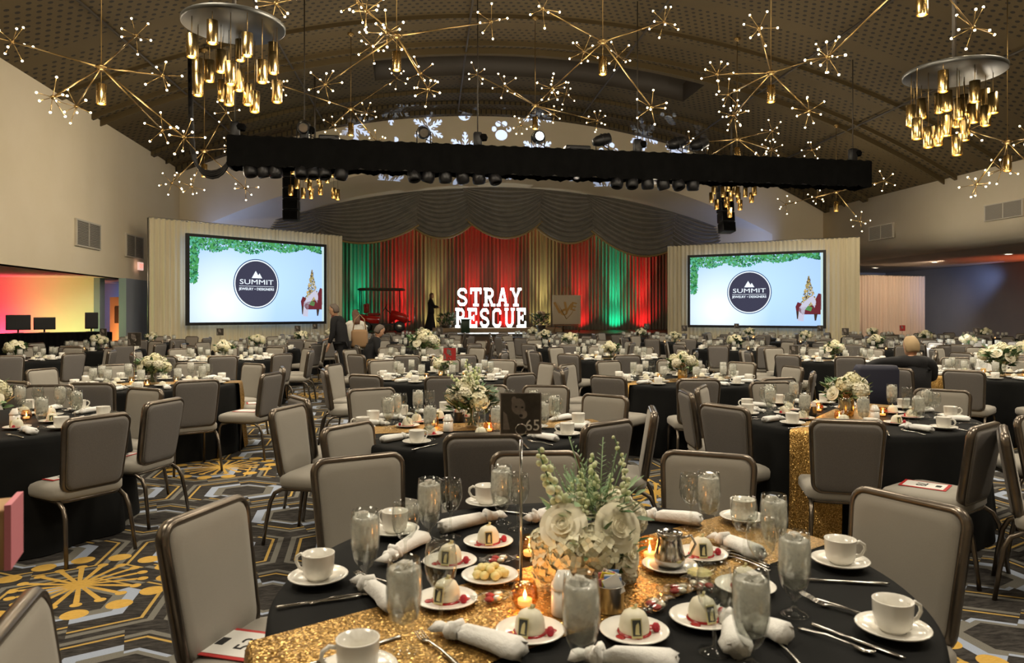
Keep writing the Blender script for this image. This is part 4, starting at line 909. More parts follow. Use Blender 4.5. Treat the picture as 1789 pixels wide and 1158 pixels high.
FO = MB(); FO.loft([[(x, y*w, z+h) for y, z in ((-1, .001), (0, .004), (1, .001), (0, .0))] for x, w, h in ((-.10, .008, 0), (-.09, .009, 0), (-.02, .004, .006), (.04, .004, .004), (.055, .012, .001), (.065, .013, .0))], 0, True)
for k in range(4): FO.tube([(.062, -.0105+.007*k, .003), (.08, -.0105+.007*k, .006), (.098, -.0095+.0063*k, .012)], [.0016, .0016, .0008], 5)
FORK = FO.mesh('fork', 'steel')
SP = MB(); SP.loft([[(x, y*w, z+h) for y, z in ((-1, .001), (0, .004), (1, .001), (0, .0))] for x, w, h in ((-.09, .008, 0), (-.08, .008, 0), (-.02, .003, .006), (.045, .003, .004), (.055, .010, .002), (.075, .016, .0), (.092, .013, .003), (.1, .003, .006))], 0, True); SPOON = SP.mesh('spoon', 'steel')
DOME = gob([(.0, .052), (.014, .051), (.027, .043), (.035, .028), (.038, .010), (.037, .0)], 20).mesh('mousse_dome', 'mousse')
SAUCE = MB().lathe([(0, .006), (.038, .006), (.042, .003), (.043, 0)], 18, M=Matrix.Translation((0, 0, -.001))).ball((.05, .012, .001), .016, 10, sc=(1.4, .8, .2)).ball((-.045, -.02, .001), .012, 8, sc=(1, 1.3, .2)).mesh('sauce', 'sauce')
BERRY = MB().ball((0, 0, .011), .011, 10, sc=(.95, .95, 1.15)).mesh('raspberry', 'raspberry')
CHIP = MB().box((0, 0, .026), (.026, .0025, .045)).mesh('chocolate_plaque', 'choc'); CHIPP = MB().box((0, -.0018, .027), (.021, .0012, .036)).mesh('print', 'darkprint')
DOGM = MB().add([(-.002, -.003, .034), (.004, -.003, .040), (.006, -.003, .032), (.005, -.003, .016), (.007, -.003, .012), (.001, -.003, .012), (-.005, -.003, .013), (-.004, -.003, .024)], [tuple(range(8))[::-1]]).mesh('figure', 'choc')
CURL = MB().loft([[(0, 0, .05), (.008, .004, .05), (.004, .008, .05)], [(.001, .0, .07), (.012, .003, .066), (.006, .008, .066)]], 0, True).ball((.0, .004, .055), .008, 6, sc=(1, 1, .7)).mesh('garnish', 'choc')
DESF = MB().lathe([(0, .052), (.028, .042), (.038, .012), (.038, 0)], 10).lathe([(.044, .0), (.04, .009), (0, .009)], 10, 1).mesh('dessert_far', ['mousse', 'sauce'])
HOLD = gob([(0, .0), (.028, .0), (.036, .02), (.034, .05), (.027, .068), (.026, .068), (.033, .05), (.035, .02), (.027, .004), (0, .004)], 18).mesh('holder', 'amberglass')
WAX = gob([(.0, .006), (.019, .006), (.02, .02), (.0, .02)], 14).mesh('wax', 'wax')
FLAME = MB().lathe([(0, .02), (.0035, .025), (.005, .031), (.0025, .040), (0, .046)], 8).mesh('flame', 'flame')
CANF = MB().lathe([(.027, .0), (.036, .02), (.027, .068)], 10).lathe([(0, .006), (.02, .006), (.02, .02), (0, .02)], 8, 1).lathe([(0, .02), (.005, .03), (0, .046)], 6, 2).mesh('candle_far', ['amberglass', 'wax', 'flame'])
# flowers
def rose_mesh():
    b = MB(); r = random.Random(3)
    for ring, (n, R, H, op) in enumerate(((3, .008, .034, .15), (4, .015, .036, .35), (5, .023, .036, .6), (6, .032, .032, .95), (7, .042, .026, 1.25))):
        for k in range(n):
            a = 2*pi*k/n+ring*.7+r.uniform(-.1, .1); wd = 2*pi/n*.72; rows = []
            for i in range(4):
                t = i/3; row = []
                for j in range(5):
                    s = (j-2)/2; q = R*(.45+.55*t**.7)+R*op*.35*t*t; lip = .006*(t > .9)*op
                    row.append(((q+lip)*cos(a+s*wd*(.75+.25*t)), (q+lip)*sin(a+s*wd*(.75+.25*t)), H*t*(1-.12*s*s)-.012*op*t*t-lip*.8))
                rows.append(row)
            b.loft(rows, 0, True, False, False)
    b.ball((0, 0, .006), .026, 10, sc=(1, 1, .8)); return b.mesh('rose', 'cream_rose')
ROSE = rose_mesh()
def hyd_mesh(mname, n=84, R=.062, seed=1):
    r = random.Random(seed); b = MB(); b.ball((0, 0, 0), R*.68, 10)
    for k in range(n):
        z = 1-1.7*(k+.5)/n; q = sqrt(max(0, 1-z*z)); a = k*2.39996; d = Vector((q*cos(a), q*sin(a), z)); M = Matrix.Translation(d*R*r.uniform(.82, 1.08)) @ d.to_track_quat('Z', 'Y').to_matrix().to_4x4() @ Matrix.Rotation(r.uniform(0, 3), 4, 'Z')
        for p in range(4):
            c, s = cos(p*pi/2), sin(p*pi/2); f = lambda x, y, zz: (x*c-y*s, x*s+y*c, zz)
            b.add([f(0, 0, -.002), f(.0095, -.0085, .005), f(.0175, 0, .002), f(.0095, .0085, .005)], [(0, 1, 2, 3)], 0, True, M)
    return b.mesh('hydrangea', mname)
HYD = [hyd_mesh('hydrangea', seed=1), hyd_mesh('cream_rose', seed=2)]
def leaf_card(b, p, d, L, w, mi, r):
    d = Vector(d).normalized(); s = d.cross(Vector((0, 0, 1)))
    if s.length < .1: s = Vector((1, 0, 0))
    s.normalize(); s = (s+Vector((0, 0, r.uniform(-.6, .6)))).normalized(); n = d.cross(s); p = Vector(p)
    b.add([p, p+d*L*.35+s*w-n*w*.3, p+d*L*.75+s*w*.7-n*w*.2, p+d*L, p+d*L*.75-s*w*.7-n*w*.2, p+d*L*.35-s*w-n*w*.3, p+d*L*.5], [(0, 1, 6), (1, 2, 6), (2, 3, 6), (3, 4, 6), (4, 5, 6), (5, 0, 6)], mi, True)
def foliage(seed, n, R, z0, z1, L=.07, w=.016, up=.3):
    r = random.Random(seed); b = MB()
    for _ in range(n):
        a = r.uniform(0, 6.28); q = R*sqrt(r.random()); z = r.uniform(z0, z1)
        leaf_card(b, (q*cos(a), q*sin(a), z), (cos(a), sin(a), r.uniform(-.4, .8)*1+up), L*r.uniform(.6, 1.4), w*r.uniform(.7, 1.3), r.choice((0, 0, 1)), r)
    return b
FOLD = foliage(2, 260, .15, .10, .26).mesh('foliage', ['darkleaf', 'leaf']); FOLG = foliage(5, 90, .13, .10, .25, .08, .024).mesh('foliage', ['leaf', 'paleleaf']); FOLP = foliage(6, 150, .13, .1, .28, .05, .010).mesh('foliage', ['paleleaf', 'leaf'])
VASE = gob([(0, 0), (.05, 0), (.052, .006), (.052, .15), (.049, .15), (.048, .01), (0, .008)], 22).mesh('vase', 'glass'); STEMS = MB()
for k in range(14): a = k*2.4; STEMS.tube([(.03*cos(a), .03*sin(a), .012), (.03*cos(a+2.5), .03*sin(a+2.5), .16)], .0035, 5)
STEMS = STEMS.mesh('stems', 'leaf'); VASEG = gob([(0, 0), (.05, 0), (.056, .05), (.055, .12), (.05, .13), (0, .12)], 20).mesh('vase', 'gold')
CONE = MB(); 
for i in range(8):
    for j in range(8): a = 2*pi*(j+.5*(i % 2))/8; q = .028*sin(pi*(i+1)/9.5); CONE.ball((q*cos(a), q*sin(a), .06*i/8), .008, 5, sc=(1, 1, .6))
CONE = CONE.mesh('pine_cone', 'pine')
def snap_stem(L, seed, bend):
    r = random.Random(seed); b = MB(); pts = [(bend*t*t*L, 0, L*t) for t in [i/8 for i in range(9)]]; b.tube(pts, .003, 5, 1)
    for k in range(22):
        t = .3+.7*(k+r.uniform(-.4, .4))/22
        if r.random() < .15: continue
        p = Vector((bend*t*t*L, 0, L*t)); a = k*2.4; s = .020*(1.15-t*.75)*r.uniform(.75, 1.2); b.ball(p+Vector((cos(a), sin(a), .1))*(s*1.1+.003), s, 8, 0, sc=(1, 1, 1.15))
    for k in range(6): t = .15+.1*k; leaf_card(b, (bend*t*t*L, 0, L*t), (cos(k*2.1), sin(k*2.1), .5), .04, .006, 1, r)
    return b.mesh('flower_spike', ['snap', 'leaf'])
SNAP = [snap_stem(.30, 1, .15), snap_stem(.26, 2, .6), snap_stem(.3, 4, .95)]
def fern_mesh():
    b = MB(); r = random.Random(9)
    for f in range(5):
        a = f*1.3; L = r.uniform(.2, .28)
        for k in range(34):
            t = .2+.8*k/34; p = Vector((cos(a)*L*.35*t*t, sin(a)*L*.35*t*t, L*t)); d = Vector((cos(a+1.5*(-1)**k), sin(a+1.5*(-1)**k), .6)); leaf_card(b, p, d, .045*(1.2-t), .0022, 0, r)
        b.tube([(0, 0, 0), (cos(a)*L*.35, sin(a)*L*.35, L)], .0015, 4)
    return b.mesh('fern', 'paleleaf')
FERN = fern_mesh()
def bouquet(x, y, style, lab, seed, sc=1.0, rz=0):
    r = random.Random(seed); t = empty('flower_arrangement', (x, y, TZ0+.003), rz, label=lab, cat='flowers', group=None)
    t.scale = (sc,)*3
    gold = style == 'cone'
    link('vase', VASEG if gold else VASE, t)
    if not gold: link('stems', STEMS, t)
    fol = link('foliage', {'white': FOLG, 'dark': FOLD, 'cone': FOLG, 'front': FOLP}[style], t, rz=r.uniform(0, 6)); fol['kind'] = 'stuff'
    n = {'white': 9, 'dark': 8, 'cone': 8, 'front': 0}[style]
    for k in range(n):
        z = 1-.95*(k+.3)/n; q = sqrt(1-z*z); a = k*2.39996+seed; R = .125
        p = (R*q*cos(a)*1.15, R*q*sin(a)*1.15, .165+.115*z); d = Vector((q*cos(a), q*sin(a), z+.2))
        ros = (k % 3 == 1); link('rose_bloom' if ros else 'hydrangea_bloom', ROSE if ros else HYD[k % 2], t, p, rot=d.to_track_quat('Z', 'Y').to_euler(), scale=.85 if ros else r.uniform(.85, 1.1))
    if style == 'dark':
        for k in range(4): link('flower_spike', SNAP[k % 3], t, (0, 0, .12), rot=(r.uniform(-.5, .5), r.uniform(-.4, .4), k*1.7))
        link('fern', FERN, t, (0, 0, .1))
    if style == 'cone':
        for k in range(3): link('pine_cone', CONE, t, (.10*cos(k*2.2+3.6), .10*sin(k*2.2+3.6), .17), rot=(1.2, 0, k*2.2+5))
    return t
# ---------------------------------------------------------------- tables
def cloth_mesh(seed):
    r = random.Random(seed); n = 96; prof = [(.0, TZ0, 0), (.85, TZ0, 0), (.905, TZ0-.002, 0), (.918, TZ0-.014, .0), (.923, TZ0-.05, .15), (.935, .5, .6), (.955, .25, .9), (.975, .006, 1)]
    f = [(r.choice((7, 9, 11, 13, 16)), r.uniform(0, 6.28), r.uniform(.3, 1)) for _ in range(5)]
    rings = []
    for R, z, k in prof:
        rings.append([((R+k*.022*sum(w*sin(m*2*pi*j/n+p) for m, p, w in f))*cos(2*pi*j/n), (R+k*.022*sum(w*sin(m*2*pi*j/n+p) for m, p, w in f))*sin(2*pi*j/n), z) for j in range(n)])
    return MB().loft(rings, 0, True, False)
CLOTH = [cloth_mesh(k).mesh('tablecloth', 'blackcloth') for k in range(3)]; CLOTHW = cloth_mesh(4).mesh('tablecloth', 'whitecloth')
TTOP = MB().lathe([(0, .735), (.9, .735), (.9, .755), (0, .755)], 32).mesh('tabletop', 'ventslat'); TPED = MB().lathe([(.3, 0), (.3, .03), (.05, .06), (.05, .735)], 12).mesh('pedestal', 'blackmetal')
def runner_mesh(w=.34):
    b = MB(); prof = [(-1.0+0, .03), (-.955, .35), (-.945, .6), (-.933, .745), (-.92, TZ0+.003), (-.6, TZ0+.0035), (0, TZ0+.0035), (.6, TZ0+.0035), (.92, TZ0+.003), (.933, .745), (.945, .6), (.955, .35), (1.0, .03)]
    rows = []
    for k, (x, z) in enumerate(prof):
        row = []
        for i in range(13):
            y = -w+2*w*i/12; bl = 1 if abs(x) < .9 else 0
            rr = (x if bl else (1 if x > 0 else -1)*(sqrt(max(.05, .94**2-y*y))+(abs(x)-.92)*.8+.012*sin(i*1.9)*(1 if z < .7 else 0)))
            row.append((rr+(.012 if x > 0 else -.012)*(0 if bl else 1), y, z))
        rows.append(row)
    return b.loft(rows, 0, True, False, False).mesh('sequin_runner', 'sequin')
RUN, RUNF = runner_mesh(.17), runner_mesh(.22)
def candle(x, y, lab, grp, near=True, z=TZ0+.005):
    if near:
        t = empty('votive_candle', (x, y, z), label=lab, cat='candle', group=grp); link('holder', HOLD, t); w = link('wax', WAX, t); link('flame', FLAME, w)
        light('candle_light', 'POINT', (x, y, z+.05), .5, (1, .55, .22), .012)
    else: link('votive_candle', CANF, None, (x, y, z), label=lab, cat='candle', group=grp)
def cup(x, y, rz, L, grp, near=True):
    if near:
        link('saucer', SAU, None, (x, y, TZ0+.003), label='white saucer '+L[1], cat='saucer', group=grp[1]); c = link('coffee_cup', CUP, None, (x, y, TZ0+.011), rz, label=L[0], cat='cup', group=grp[0]); link('handle', HAN, c)
    else:
        link('saucer', SAUF, None, (x, y, TZ0+.003), label='white saucer '+L[1], cat='saucer', group=grp[1]); link('coffee_cup', CUPF, None, (x, y, TZ0+.011), rz, label=L[0], cat='cup', group=grp[0])
def goblet(x, y, lab, grp, near=True, z=TZ0+.003):
    if near: g = link('water_goblet', GO, None, (x, y, z), x*9, label=lab, cat='glass', group=grp); link('iced_water', WATER, g)
    else: link('water_goblet', GOF, None, (x, y, z), label=lab, cat='glass', group=grp)
def wine(x, y, lab, grp, near=True, z=TZ0+.003): link('wine_glass', WI if near else WIF, None, (x, y, z), label=lab, cat='glass', group=grp)
def dessert(x, y, rz, lab, where, grp, near=True):
    link('dessert_plate', PLA if near else SAUF, None, (x, y, TZ0+.003), label='white dessert plate '+where, cat='plate', group=grp[1])
    if near:
        t = empty('mousse_dessert', (x, y, TZ0+.012), rz, label=lab, cat='dessert', group=grp[0]); link('mousse_dome', DOME, t, (0, 0, .005)); link('sauce', SAUCE, t); link('garnish', CURL, t)
        link('raspberry', BERRY, t, (.052, -.014, 0)); c = link('chocolate_plaque', CHIP, t, (-.012, -.045, 0), rot=(-.25, 0, -.15)); p = link('print', CHIPP, c); link('figure', DOGM, c)
    else: link('mousse_dessert', DESF, None, (x, y, TZ0+.012), label=lab, cat='dessert', group=grp[0])
CARDM = None
def card_stand(x, y, lab, num=None, red=False, h=.52, near=False, rz=0):
    t = empty('table_card_stand', (x, y, TZ0+.003), rz, label=lab, cat='sign')
    MB().tube([(0, 0, .004), (0, 0, h-.02)], .0045, 8).obj('pole', 'steel', t); MB().lathe([(.035, 0), (.035, .004), (.006, .01)], 16).obj('base', 'steel', t)
    MB().tube([(.016*sin(a), -.005, h+.012-.016*cos(a)) for a in [2*pi*i/16 for i in range(16)]], .0018, 5, closed=True).obj('clip_ring', 'steel', t)
    s = .115 if near else .15; c = MB().box((0, 0, h+s/2), (s, .002, s)).obj('card', 'red' if red else 'card', t)
    MB().box((0, -.0002, h+s/2), (s+.006, .0012, s+.006)).obj('card_border', 'card_pale', t)
    b = MB(); Y = -.0018
    def el(cx_, cz_, rx, rz_, mi, y, n=18): b.add([(cx_+rx*cos(2*pi*i/n), y, cz_+rz_*sin(2*pi*i/n)) for i in range(n)], [tuple(range(n))[::-1]], mi)
    k = s/.125
    el(-.008*k, h+.085*k, .022*k, .026*k, 0, Y); el(-.022*k, h+.105*k, .008*k, .012*k, 0, Y-.0001); el(.006*k, h+.06*k, .014*k, .014*k, 0, Y-.0001)
    el(-.015*k, h+.084*k, .004*k, .003*k, 1, Y-.0003); el(.004*k, h+.082*k, .004*k, .003*k, 1, Y-.0003); el(.0*k, h+.056*k, .006*k, .005*k, 1, Y-.0003)
    b.add([(-.056*k, Y, h+.012*k), (-.035*k, Y, h+.012*k), (-.045*k, Y, h+.06*k), (-.056*k, Y, h+.07*k)], [(0, 1, 2, 3)], 0)
    b.obj('dog_portrait', ['card_pale', 'ink'], c)
    if num: vs, fs = text_geo(num, .045, .0008); MB().add([(v[0]+.034, -.0026-v[2], v[1]+h+.022) for v in vs], fs).obj('number', 'paper', c)
used_labels = {}
def uniq(lab):
    return lab
HR = {}
def seat_names(angs):
    out = []; used = set()
    for a in angs:
        k = clock(a); d = 0
        while (k+d) % 12 in used: d = -d if d > 0 else -d+1
        k = (k+d) % 12; used.add(k); out.append(CLOCK[k]+" o'clock")
    return out
TABLES = []
def table(nm, x, y, angs, dist=1.40, style='white', run=None, seed=0, near=2, white=False, card=None, chairs=True, bsc=1.0, skip=(), ex=None):
    """near: 2 full detail, 1 medium, 0 far"""
    r = random.Random(seed*13+5); TABLES.append((nm, x, y))
    T = 'the '+nm
    t = empty('banquet_table', (x, y, 0), seed*.7, label='round %s-clothed banquet table, %s' % ('white' if white else 'black', T), cat='table')
    link('tablecloth', CLOTHW if white else CLOTH[seed % 3], t)
    if near == 2: link("tabletop", TTOP, t); link('pedestal', TPED, t)
    if run is not None: link('sequin_runner', RUN, None, (x, y, 0), rad(run), label='gold sequin runner across '+T, cat='runner')
    names = seat_names(angs); out = []
    for k, a in enumerate(angs):
        e = Vector((cos(rad(a)), sin(rad(a)))); tg = Vector((-e.y, e.x)); C_ = Vector((x, y)); s = names[k]
        if chairs and k not in skip:
            c = C_+e*(dist+r.uniform(-.05, .05)-.22)
            fc = a+180+r.uniform(-7, 7)
            if chair(c.x, c.y, fc, 'grey banquet chair at %s of %s' % (s, T), 'grey banquet chairs round the tables', near > 0): out.append((c, fc, s))
        if near < 0: continue
        p = C_+e*.74+tg*.14
        if not in_view(Vector((p.x, p.y, .8)), 30): continue
        nn = near == 2
        if near == 0 and k % 2 and y > 17:
            goblet(*(C_+e*.56+tg*.1), 'iced water goblet at %s of %s' % (s, T), 'iced water goblets', False); continue
        cup(p.x, p.y, r.uniform(0, 6.28), ('white coffee cup at %s of %s' % (s, T), 'at %s of %s' % (s, T)), ('white coffee cups', 'white saucers'), nn)
        q = C_+e*.57+tg*.10; goblet(q.x, q.y, 'iced water goblet at %s of %s' % (s, T), 'iced water goblets', nn)
        if y < 17: q = C_+e*.60-tg*.02; wine(q.x, q.y, 'empty wine glass at %s of %s' % (s, T), 'empty wine glasses', nn)
        if y < 13:
            q = C_+e*.45+tg*r.uniform(-.03, .03); dessert(q.x, q.y, r.uniform(0, 6), 'white mousse dessert at %s of %s' % (s, T), 'at %s of %s' % (s, T), ('mousse desserts', 'dessert plates'), nn)
        if y < 15:
            q = C_+e*.72-tg*.06; link('knotted_napkin', NAP[k % 3], None, (q.x, q.y, TZ0+.002), rad(a)+pi+r.uniform(-.25, .25), label='knotted white napkin at %s of %s' % (s, T), cat='napkin', group='knotted white napkins')
        if nn:
            q = C_+e*.78+tg*.24; link('knife', KNI, None, (q.x, q.y, TZ0+.003), rad(a)+pi, label='table knife at %s of %s' % (s, T), cat='knife', group='table knives')
            q = C_+e*.78-tg*.17; link('fork', FORK, None, (q.x, q.y, TZ0+.003), rad(a)+pi, label='dessert fork at %s of %s' % (s, T), cat='fork', group='forks')
    for bx, by, h_, w_ in ex or ():
        q = Vector((bx, by))+Vector((cos(rad(h_)), sin(rad(h_))))*.24
        if chair(q.x, q.y, h_, 'grey banquet chair at %s, %s' % (T, w_), 'grey banquet chairs round the tables', True): out.append((q, h_, w_))
    if style:
        S = {'white': 'white hydrangea and rose centrepiece on ', 'dark': 'tall white flowers in dark feathery greenery on ', 'cone': 'white roses with pine cones in a gold bowl on '}[style]
        bouquet(x, y, style, S+T, seed+1, bsc, seed*1.3)
    for k in range(0 if near < 0 else 3 if near else 2):
        a = 2.1*k+seed; candle(x+.27*cos(a), y+.27*sin(a), 'lit votive candle toward %s on %s' % (CLOCK[clock(math.degrees(a))]+" o'clock", T), 'votive candles on '+T, near == 2)
    if near == 2:
        for k in range(2): a = 2.1*k+seed+1; sugar(x+.26*cos(a), y+.26*sin(a), k, T)
    if card: card_stand(x+card[0], y+card[1], card[2], red=card[3] if len(card) > 3 else False, h=card[4] if len(card) > 4 else .42)
    return out
def sugar(x, y, kind, T):
    if kind == 0:
        t = empty('sugar_bowl', (x, y, TZ0+.004), label='steel bowl of coloured sweetener packets on '+T, cat='bowl')
        MB().lathe([(0, 0), (.036, 0), (.038, .004), (.040, .07), (.042, .072), (.039, .072), (.037, .006), (0, .005)], 22).obj('bowl', 'brushed', t)
        r = random.Random(2)
        for k in range(12): MB().box((0, 0, 0), (.045, .004, .05)).obj('packet', ('packet_white', 'packet_blue', 'packet_yellow', 'packet_white', 'pink')[k % 5], t, (r.uniform(-.008, .008), -.026+.0047*k, .062+r.uniform(0, .012)), rot=(r.uniform(-.3, .3), r.uniform(-.5, .5), r.uniform(-.3, .3)))
    else:
        t = empty('creamer', (x, y, TZ0+.004), label='white-lidded cream jug on '+T, cat='jug')
        MB().lathe([(0, 0), (.032, 0), (.034, .004), (.033, .07), (.031, .07), (0, .004)], 20).obj('jug', 'china', t); MB().loft([[(x_, y_, .070) for x_, y_ in rrect(.034, .034, .03, 3)], [(x_, y_, .078) for x_, y_ in rrect(.034, .034, .03, 3)], [(x_*.8, y_*.3, .115) for x_, y_ in rrect(.02, .02, .01, 3)]], 0, True).obj('pouring_lid', 'china', t)
# ---------------------------------------------------------------- people
def skin_mesh(pts, edges, rad_, root, sub=1):
    """grow one continuous surface over a skeleton: pts {name:(x,y,z)}, rad_ {name:r or (rx,ry)}"""
    ks = list(pts); me = bpy.data.meshes.new('s'); me.from_pydata([pts[k] for k in ks], [(ks.index(a), ks.index(b)) for a, b in edges], [])
    o = bpy.data.objects.new('s', me); COL.objects.link(o); m = o.modifiers.new('k', 'SKIN'); m.use_smooth_shade = True
    sv = me.skin_vertices[0].data
    for i, k in enumerate(ks):
        r = rad_[k]; sv[i].radius = (r, r) if not isinstance(r, tuple) else r; sv[i].use_root = (k == root)
    s = o.modifiers.new('s', 'SUBSURF'); s.levels = sub; s.render_levels = sub
    bpy.context.view_layer.update(); e = bpy.data.meshes.new_from_object(o.evaluated_get(bpy.context.evaluated_depsgraph_get()))
    b = MB(); b.add([v.co[:] for v in e.vertices], [tuple(p.vertices) for p in e.polygons], 0, True); bpy.data.objects.remove(o); return b
def person(lab, loc, rz, J, hair, top, bottom, shoes='cartblack', female=False, dress=False, hairlen=.0, headrot=(0, 0, 0), collar=None, sz=1.0):
    """J: joints in metres, person faces +Y, own right is +X"""
    SITTING = J['pelvis'][2] < .8
    t = empty('person', loc, rz, label=lab, cat='person'); t.scale = (sz,)*3
    R = dict(pelvis=(.135, .10), waist=(.13, .095), chest=(.15, .11), neckb=(.08, .075), neck=.052, shR=.062, shL=.062, elR=.042, elL=.042, wrR=.028, wrL=.028, haR=(.035, .018), haL=(.035, .018), hipR=.088, hipL=.088, knR=.058, knL=.058, anR=.038, anL=.038, toR=.032, toL=.032)
    P = dict(J); E = [('pelvis', 'waist'), ('waist', 'chest'), ('chest', 'neckb'), ('neckb', 'neck')]
    for s in 'RL':
        E += [('neckb', 'sh'+s), ('sh'+s, 'el'+s), ('el'+s, 'wr'+s), ('wr'+s, 'ha'+s), ('pelvis', 'hip'+s), ('hip'+s, 'kn'+s), ('kn'+s, 'an'+s), ('an'+s, 'to'+s)]
        w, h = Vector(J['wr'+s]), Vector(J['ha'+s]); d = (h-w).normalized(); sd = d.cross(Vector((0, 0, 1)) if abs(d.z) < .8 else Vector((0, 1, 0))).normalized(); dn = Vector((0, 0, -1)) if abs(d.z) < .8 else Vector((0, .6, -.2))
        for i, (off, L) in enumerate(((-.026, .055), (-.009, .068), (.009, .062), (.026, .048))):
            a = h+sd*off+d*.022; m = a+d*L*.55; e = m+d*L*.35+dn*.014
            for q, v in (('a', a), ('m', m), ('e', e)): P['f%d%s%s' % (i, q, s)] = tuple(v); R['f%d%s%s' % (i, q, s)] = {'a': .0095, 'm': .0085, 'e': .007}[q]
            E += [('ha'+s, 'f%da%s' % (i, s)), ('f%da%s' % (i, s), 'f%dm%s' % (i, s)), ('f%dm%s' % (i, s), 'f%de%s' % (i, s))]
        a = w+(h-w)*.4-sd*.034; e = a+d*.035-sd*.018+dn*.008
        P['ta'+s], P['te'+s] = tuple(a), tuple(e); R['ta'+s], R['te'+s] = .010, .008; E += [('wr'+s, 'ta'+s), ('ta'+s, 'te'+s)]
    b = skin_mesh(P, E, {k: (tuple(v*.7 for v in r) if isinstance(r, tuple) else r*.72) if k in ('pelvis', 'waist', 'chest', 'hipR', 'hipL', 'knR', 'knL', 'shR', 'shL', 'elR', 'elL') else r for k, r in R.items()}, 'pelvis')
    nk = Vector(J['neck']); hc = nk+Vector(J.get('headoff', (0, .02, .10)))
    M = Matrix.Translation(hc) @ Matrix.Rotation(headrot[2], 4, 'Z') @ Matrix.Rotation(headrot[0], 4, 'X') @ Matrix.Rotation(headrot[1], 4, 'Y')
    pr = [(.0, -.118), (.03, -.115), (.048, -.095), (.062, -.06), (.071, -.01), (.075, .04), (.068, .085), (.045, .112), (.0, .122)]; rings = []
    for q, z in pr:
        q = max(q, .002); rings.append([(q*cos(a), q*1.22*sin(a)+(.012 if z < -.05 and sin(a) > 0 else 0)+(.004 if abs(z) < .03 and sin(a) > .9 else 0), z) for a in [2*pi*j/16 for j in range(16)]])
    b.loft(rings, 0, True, M=M); b.loft([[(-.009, .086, .012), (.009, .086, .012), (0, .09, .016)], [(-.016, .088, -.026), (.016, .088, -.026), (0, .112, -.022)], [(-.010, .085, -.036), (.010, .085, -.036), (0, .096, -.036)]], 0, True, M=M)
    for s in (-1, 1):
        b.ball((s*.077, -.005, -.004), .03, 8, sc=(.3, .65, 1), M=M); b.ball((s*.028, .082, .012), .0115, 8, 1, sc=(1.3, .6, .7), M=M); b.box((s*.028, .087, .032), (.034, .012, .006), 1, M)
    b.ball((0, .082, -.058), .02, 8, 2, sc=(1.2, .45, .35), M=M); b.obj('body', ['skin', 'eye', 'lips'], t)
    # clothing over the same skeleton
    def cl(name, m, keys, grow, root):
        pts = {k: J[k] for k in keys}; ed = [(a, c) for a, c in E if a in pts and c in pts]
        rr = {k: (tuple(v+grow for v in R[k]) if isinstance(R[k], tuple) else R[k]+grow) for k in keys}
        for k in keys:
            if k[:3] in ('pel', 'hip') and 'neckb' in keys: rr[k] = tuple(v+.014 for v in rr[k]) if isinstance(rr[k], tuple) else rr[k]+.014
        g = skin_mesh(pts, ed, rr, root)
        if 'neckb' in keys:  # body of the garment down over the hips
            P0, P1, P2 = Vector(J['chest']), Vector(J['waist']), Vector(J['pelvis']); P3 = P2+Vector((0, 0, -.14 if not SITTING else -.02)); P4 = Vector(J['neckb'])
            g.loft([[(c.x+a*w, c.y+b_*d, c.z+dz) for a, b_ in [(cos(2*pi*j/18), sin(2*pi*j/18)) for j in range(18)]] for c, w, d, dz in ((P3, .185, .15, 0), (P2, .18, .145, 0), (P1, .165, .13, 0), (P0, .195, .135, 0), (P4, .17, .10, -.03), (P4, .07, .07, .045))], 0, True)
        o = g.obj(name, m, t); return o
    J = dict(J)
    for s in 'RL':  # cuffs end just before the wrist
        J['cf'+s] = tuple(Vector(J['el'+s]).lerp(Vector(J['wr'+s]), .92)); R['cf'+s] = .034; E.append(('el'+s, 'cf'+s))
        J['hm'+s] = tuple(Vector(J['kn'+s]).lerp(Vector(J['an'+s]), .93)); R['hm'+s] = .052; E.append(('kn'+s, 'hm'+s))
    cl('jacket' if not female else 'top', top, ['pelvis', 'hipR', 'hipL', 'waist', 'chest', 'neckb', 'shR', 'shL', 'elR', 'elL', 'cfR', 'cfL'], .018, 'waist')
    if dress:
        px, py, pz = J['pelvis']; b = MB(); rg = []
        for k in range(8):
            q = k/7; z = pz+.12-(pz+.10)*q; w = .13+.20*q**1.3; rg.append([((w+.02*q*sin(7*a))*cos(a)+px, (w*.85+.02*q*cos(5*a))*sin(a)+py-.06*q, z) for a in [2*pi*j/24 for j in range(24)]])
        b.loft(rg, 0, True).obj('skirt', bottom, t)
    else: cl('trousers', bottom, ['pelvis', 'hipR', 'hipL', 'knR', 'knL', 'hmR', 'hmL'], .016, 'pelvis')
    for s in 'RL':
        a, o_ = Vector(J['an'+s]), Vector(J['to'+s]); d = (o_-a); d.z = 0; d = d.normalized()*1; z0 = min(J['to'+s][2], J['an'+s][2])
        MB().loft([[(x, y, z) for x, y in rrect(.045, .13, .04, 3)] for z in (0, .03)]+[[(x*.9, y*.8-.02, .075) for x, y in rrect(.045, .13, .04, 3)], [(x*.75, y*.4-.05, .11) for x, y in rrect(.045, .13, .04, 3)]], 0, True).obj('shoe', shoes, t, (a.x+d.x*.06, a.y+d.y*.06, max(0, z0-.045)), atan2(-d.x, d.y))
    if collar: MB().tube([Vector(J['neck'])+Vector((.062*cos(a), .062*sin(a)-.004, -.045+.012*sin(a))) for a in [2*pi*i/14 for i in range(14)]], .018, 6, closed=True).obj('collar', collar, t)
    b = MB(); rings = []
    for i in range(9):
        f = i/8; z = .135-.20*f; q = .083*sin(pi*min(1, .12+f*.62))**.7
        rings.append([(q*cos(a)*1.06, q*1.28*sin(a)-.014-(.05*f if sin(a) > .3 else 0), z+(.075*f if sin(a) > .3 else 0)) for a in [2*pi*j/18 for j in range(18)]])
    b.loft(rings, 0, True, M=M)
